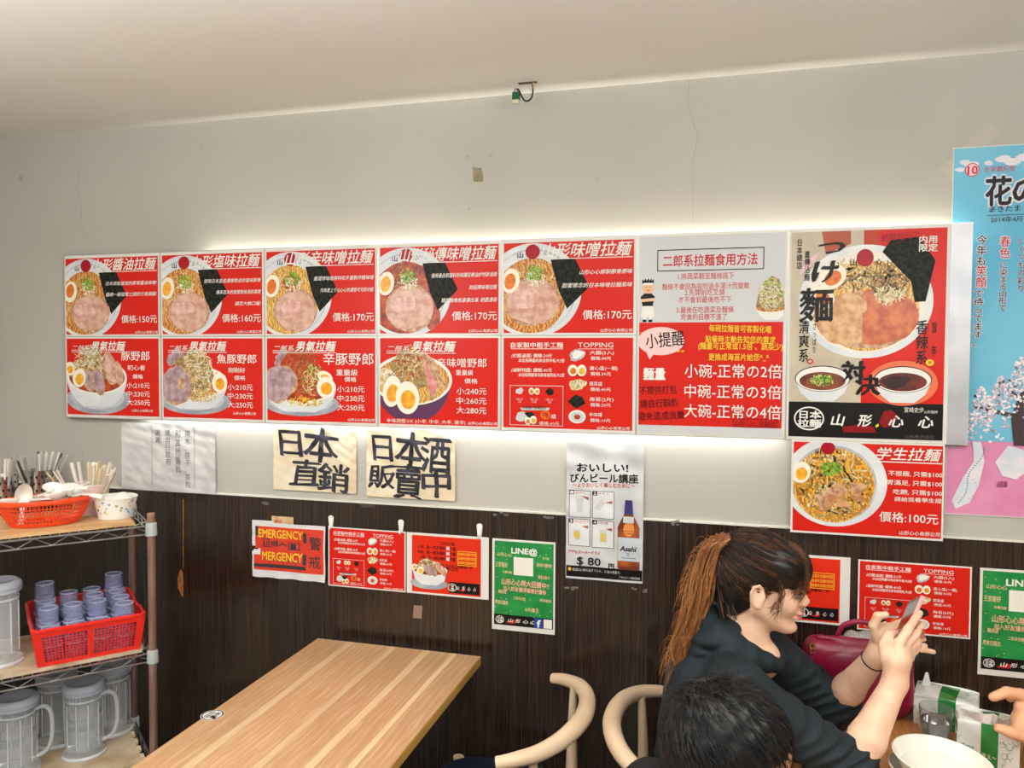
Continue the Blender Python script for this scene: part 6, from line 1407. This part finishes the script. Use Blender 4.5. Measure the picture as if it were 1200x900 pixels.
s4 = np.array([3.76, -.23, 1.02]); e4 = np.array([3.52, -.19, .80]); w4 = np.array([3.43, -.33, .80]); d3.cap((3.84, -.42, 1.04), s4, .055, .046, .03); d3.cap(s4, e4, .046, .04, .02); d3.cap(e4, w4, .038, .027, .012); h4 = w4+[-.045, -.02, 0]; d3.cap(w4, h4, .027, .028, .01)
for k in range(4): f0 = h4+np.array([-.008, (k-1.5)*.017, -.004]); d3.chain([f0, f0+[-.034, -.01, .004], f0+[-.058, -.014, -.010]], [.0095, .009, .0075], .003)
d3.chain([h4+[.02, -.02, 0], h4+[-.012, -.042, -.004], h4+[-.034, -.05, -.008]], [.012, .010, .008], .004)
V, Q = sculpt(d3, (2.91, -.80, .42), (4.05, -.06, 1.42), .0038); mesh_obj('body', V-offd, Q, [skin2, lip], dn, face_parts(V, Q, Hd, Bd, 1.))
s5 = SDF(); s5.ell((3.865, -.42, .90), (.135, .19, .19), None, .05); s5.ell((3.885, -.42, .66), (.14, .18, .2), None, .05)
for s_, e_ in ((s3, e3), (s4, e4)): s5.cap((3.84, -.42, 1.02), s_, .07, .062, .04); s5.cap(s_, s_+(e_-s_)*.8, .06, .052, .03)
s5.cap((3.83, -.42, 1.09), (3.8, -.42, 1.2), .06, .07, .01, True)
V, Q = sculpt(s5, (3.4, -.78, .42), (4.08, -.08, 1.14), .008); mesh_obj('shirt', V-offd, Q, [mat('grey_shirt', (110, 112, 118), .85)], dn)
t5 = SDF()
for y in (-.09, .09): kn = np.array([3.50, -.42+y*1.3, .53]); t5.cap((3.88, -.42+y, .515), kn, .082, .06, .03); t5.cap(kn, (3.52, -.42+y*1.3, .09), .058, .042, .02)
t5.ell((3.90, -.42, .53), (.13, .17, .085), None, .04); V, Q = sculpt(t5, (3.36, -.70, 0), (4.1, -.14, .66), .010); V[:, 2] = np.maximum(V[:, 2], .004); mesh_obj('trousers', V-offd, Q, [jeans], dn)
h5 = SDF(); h5.ell(Hd+Bd@np.array([-.018, 0, .032]), (.106, .086, .097), Bd, .01)
def cut5(p, d):
    q = (p-Hd.astype(np.float32))@Bd.astype(np.float32); x, y, z = q[:, 0], q[:, 1], q[:, 2]; d = np.maximum(d, (x-(.01+.075*np.clip((z-.02)/.05, 0, 1)))*.7); d = np.maximum(d, -z-.05)
    return np.maximum(d, -sd_ell(q, (-.008, 0, -.018), (.026, .2, .034))).astype(np.float32)
h5.post.append(cut5); V, Q = sculpt(h5, Hd-.16, Hd+.16, .005); mesh_obj('hair', V-offd, Q, [MATS['hair_black']], dn)
chair((3.96, -.42, 0), math.pi, 'elbow chair of the diner opposite, outside the right edge')
# ------------------------------------------------------------------ handbag on the table against the wall
leather = mat('burgundy_leather', (150, 22, 62), .36, col2=(132, 16, 52), scale=12, bump=.2, bscale=240, bdist=.0006, coat=.15); brass = mat('brass_ring', (206, 170, 96), .25, .95)
bag = empty('handbag', (2.742, -.105, .7505), .0, 'burgundy leather handbag with rolled handle leaning at the dark wall', 'bag'); bag.rotation_euler = (0, 0, -.03)
bs = SDF(); bs.cap((-.118, 0, .045), (.118, 0, .045), .045, .045, .01); bs.cap((-.128, 0, .165), (.128, 0, .165), .026, .026, .01); bs.ell((0, 0, .10), (.155, .046, .090), None, .05)
bs.cap((-.12, 0, .06), (-.132, 0, .16), .042, .030, .02); bs.cap((.12, 0, .06), (.132, 0, .16), .042, .030, .02)
V, Q = sculpt(bs, (-.2, -.08, -.02), (.2, .08, .23), .004); V[:, 2] = np.maximum(V[:, 2], .0015); mesh_obj('bag_body', V, Q, [leather], bag)
fs = SDF(); fs.cap((-.120, -.012, .196), (.120, -.012, .196), .008, .008, .006)
fs.ell((0, -.004, .125), (.150, .049, .078), None, .012); fs.ell((0, .02, .12), (.16, .055, .10), None, .004, True); fs.cap((-.2, -.04, .055), (.2, -.04, .055), .035, .035, .006, True)
V, Q = sculpt(fs, (-.16, -.08, .06), (.16, .03, .23), .003); mesh_obj('flap', V, Q, [leather], bag)
hp_ = spline([(-.062, -.004, .185), (-.060, -.004, .205), (-.045, -.004, .232), (0, -.004, .247), (.055, -.004, .240), (.085, -.004, .212), (.088, -.004, .185)], 6)
MB().tube(hp_, .0072, leather, n=12).build('handle', bag)
for x in (-.062, .088): MB().tube([(x+.008*math.cos(t), -.004+.002*math.sin(t), .190+.010*math.sin(t)) for t in np.linspace(0, 6.283, 17)[:-1]], .0022, brass, n=6, closed=True).build('handle_ring', bag)
for k in range(7):
    MB().tube([(-.140+.006*math.cos(t)+.003*(k % 2), -.034+.003*math.sin(t), .176-.012*k+.007*math.sin(t)) for t in np.linspace(0, 6.283, 11)[:-1]], .0022, brass if k < 2 else leather, n=5, closed=True).build('braided_link', bag)
tm = MB()
for k in range(26): a = random.uniform(-.012, .012); tm.tube([(-.137+a*.3, -.036, .10), (-.137+a, -.04+random.uniform(-.006, .006), .03)], .0016, leather, n=4)
tag(tm.build('tassel', bag), kind='stuff')
scarf = SDF(); scarf.ell((.012, .012, .198), (.055, .022, .018), None, .01); scarf.ell((.05, .014, .200), (.03, .02, .014), None, .01)
scarf.post.append(lambda p, d: (d+.003*np.sin(120*p[:, 0]+60*p[:, 1])).astype(np.float32)); V, Q = sculpt(scarf, (-.08, -.03, .16), (.12, .05, .23), .003)
sc = mesh_obj('folded_scarf', V, Q, [mat('patterned_grey_cloth', (214, 212, 208), .7, col2=(112, 104, 104), scale=120, mix=(.45, .55), kind='wave', detail=2)], None, loc=(2.742, -.105, .7505)); tag(sc, 'grey and white patterned cloth tucked in the open top of the handbag', 'scarf')
bag.scale = (.84, 1, 1); sc.scale = (.84, 1, 1)
# ------------------------------------------------------------------ tissue packs
filmw = mat('printed_white_film', (226, 230, 226), .22, coat=.6); greens = mat('green_band', (24, 128, 52), .25, coat=.6); linec = mat('green_line_print', (120, 168, 134), .3); darkdot = mat('grey_line_print', (140, 150, 146), .3)
def tissue_pack(loc, rz, W, D, H, lab, seed, stand=False):
    root = empty('tissue_pack', loc, rz, lab, 'tissue pack', 'green-banded tissue packs'); rn = np.random.RandomState(seed)
    n = 22; fn = [rn.uniform(20, 70, 3) for _ in range(5)]; ph_ = rn.uniform(0, 6, 5)
    def dis(p): return sum(.0011*np.sin(p@f+q) for f, q in zip(fn, ph_))
    def pt(u, v, face, e=0.):      # rounded pillow with crinkled film
        a, b = (u-.5)*2, (v-.5)*2; s_ = lambda t: np.sign(t)*abs(t)**.9
        if face == 'top': p = np.array([W/2*s_(a), D/2*s_(b), H*(1-.10*(abs(a)**4+abs(b)**4)/2)])
        if face == 'front': p = np.array([W/2*s_(a), -D/2*(1-.04*b**4), H*(.5+.5*b)*(1-.05*abs(a)**4)])
        if face == 'back': p = np.array([-W/2*s_(a), D/2, H*(.5+.5*b)*(1-.05*abs(a)**4)])
        if face == 'left': p = np.array([-W/2, -D/2*s_(a), H*(.5+.5*b)*(1-.05*abs(a)**4)])
        if face == 'right': p = np.array([W/2, D/2*s_(a), H*(.5+.5*b)*(1-.05*abs(a)**4)])
        nrm = {'top': (0, 0, 1), 'front': (0, -1, 0), 'back': (0, 1, 0), 'left': (-1, 0, 0), 'right': (1, 0, 0)}[face]
        return p+np.array(nrm)*(dis(p)*(abs(b) < .99)+e)
    mb = MB(); gb = MB()
    for face in ('top', 'front', 'back', 'left', 'right'):
        vs = [pt(i/n, j/n, face) for j in range(n+1) for i in range(n+1)]; mb.add(vs, [(j*(n+1)+i, j*(n+1)+i+1, (j+1)*(n+1)+i+1, (j+1)*(n+1)+i) for j in range(n) for i in range(n)], filmw, True)
    mb.add([(-W/2, -D/2, .0005), (W/2, -D/2, .0005), (W/2, D/2, .0005), (-W/2, D/2, .0005)], [(3, 2, 1, 0)], filmw); mb.build('pack', root)
    for face in ('top', 'front'):
        k = 14; vs = [pt(.40+.24*i/6+(.04*j/k if face == 'top' else 0), j/k, face, .0012) for j in range(k+1) for i in range(7)]; gb.add(vs, [(j*7+i, j*7+i+1, (j+1)*7+i+1, (j+1)*7+i) for j in range(k) for i in range(6)], greens, True)
    gb.build('green_band', root)
    pm = MB()
    for i in range(26):
        face = ('top', 'front')[i % 2]; u0, v0 = rn.uniform(.04, .34) if rn.rand() < .5 else rn.uniform(.70, .94), rn.uniform(.1, .9); r_ = rn.uniform(.02, .06); a0 = rn.uniform(0, 6); m = linec if rn.rand() < .6 else darkdot
        q = [np.array(pt(min(.99, max(.01, u0+r_*math.cos(a0+t))), min(.98, max(.02, v0+r_*1.3*math.sin(a0+t))), face, .0016)) for t in np.linspace(0, rn.uniform(2.5, 6), 9)]
        pm.tube(q, .0005, m, n=4)
    tag(pm.build('line_print', root), kind='stuff')
    g, f = glyphs('優え～', 0., 2, 1.)
    tx = MB(); tx.add([tuple(pt(.41+.07*a, .22+.13*b, 'front', .0018)) for a, b in g], f, WHT); tx.build('lettering', root)
    g, f = glyphs('Tissue', 0., 2, 1.); tx = MB(); tx.add([tuple(pt(.08+.085*a, .36+.16*b, 'front', .0020)) for a, b in g], f, greens); tx.build('lettering', root)
    return root
pa_ = on_plane(1098, 852, 2, .75); tissue_pack((2.960, -.110, .7505), -.30, .145, .105, .080, 'green-banded tissue pack standing against the dark wall behind the glass', 2)
MB().add([(-.010, 0, 0), (.012, 0, 0), (.004, .004, .034), (-.002, -.003, .036)], [(0, 1, 2, 3), (3, 2, 1, 0)], filmw).build('film_tip', [o for o in bpy.data.objects if o.name == 'tissue_pack'][0], loc=(-.05, .02, .080))
t2p = tissue_pack((3.000, -.300, .7505), -.25, .125, .085, .105, 'green-banded tissue pack gripped by the reaching hand, nearer the bowls', 6)
fl_ = MB(); k = 12
for j in range(k):
    for e in (0,): pass
vs = [(-.058+.104*i/k, -.030+.010*math.sin(i*.8), .100) for i in range(k+1)]+[(-.066+.112*i/k, -.044+.006*math.sin(i*1.1), .128+.003*math.sin(i*1.7)) for i in range(k+1)]
vs += [(x, y+.004, z) for x, y, z in vs]; m2 = 2*(k+1)
fl_.add(vs, [(i, i+1, k+2+i, k+1+i) for i in range(k)]+[(m2+i+1, m2+i, m2+k+1+i, m2+k+2+i) for i in range(k)]+[(k+1+i, k+2+i, m2+k+2+i, m2+k+1+i) for i in range(k)], mat('plain_white_film', (236, 234, 232), .4)); fl_.build('open_flap', t2p)
# ------------------------------------------------------------------ glass, bowls, dark pouch
gp = on_plane(1096, 868, 2, .75); clear = mat('clear_tumbler_plastic', (236, 240, 244), .05, trans=.95, ior=1.42)
g_ = empty('drinking_glass', (gp[0], gp[1], .7505), 0, 'clear tumbler of water standing before the rear tissue pack', 'glass')
MB().lathe([(0, 0), (.029, 0), (.030, .002), (.0335, .035), (.0345, .038), (.0385, .085), (.0370, .085), (.0325, .038), (.0285, .006), (0, .006)], clear, n=40).build('cup', g_)
MB().lathe([(0, .0065), (.0280, .0066), (.0320, .038), (.0340, .055), (0, .055)], mat('glass_water', (240, 242, 244), .0, trans=1., ior=1.33), n=40).build('water', g_)
china = mat('ivory_china', (236, 236, 224), .22, coat=.4)
def bowl(c, z, r, h, lab, tilt=(0, 0), crumb=False):
    root = empty('ramen_bowl', (c[0], c[1], z), 0, lab, 'bowl', 'stacked ivory bowls'); root.rotation_euler = (tilt[0], tilt[1], 0)
    MB().lathe([(0, 0), (r*.42, 0), (r*.43, .004), (r*.40, .010), (r*.62, .024), (r*.84, h*.55), (r*.97, h*.92), (r, h), (r-.003, h+.001), (r*.93, h*.90), (r*.80, h*.55), (r*.55, .026), (r*.30, .018), (0, .017)], china, n=64).build('bowl', root)
    if crumb:
        o = MB().lathe([(0, 0), (.003, .001), (.004, .003), (0, .005)], mat('food_scrap', (196, 160, 90), .6), n=8, sx=1.4).build('food_scrap', root, loc=(-r*.25, -r*.45, .040))
    return root
bowl((2.845, -.500), .7505, .098, .060, 'ivory china bowl underneath, only its left rim showing')
bowl((2.850, -.500), .776, .100, .062, 'empty ivory china bowl on top of another, a food scrap inside', (.03, .05), True)
pq = on_plane(1215, 900, 2, .76); po = empty('dark_pouch', (3.175, -.335, .7505), .1, 'dark pouch with grey straps on the table at the right edge', 'pouch')
ps = SDF(); [ps.cap((-.06, y_, .016), (.06, y_, .016), .016, .016, .01) for y_ in (-.085, -.06, -.03, 0, .03, .06, .085)]; V, Q = sculpt(ps, (-.1, -.13, -.01), (.1, .13, .05), .004); V[:, 2] = np.maximum(V[:, 2], .001); mesh_obj('pouch_body', V, Q, [mat('charcoal_fabric', (34, 34, 40), .7)], po)
for k in range(2): MB().tube([(-.06+.03*k, .06, .028), (-.02+.03*k, .0, .034), (.03+.02*k, -.06, .026)], .002, mat('grey_strap', (120, 120, 126), .5), n=6).build('strap', po)
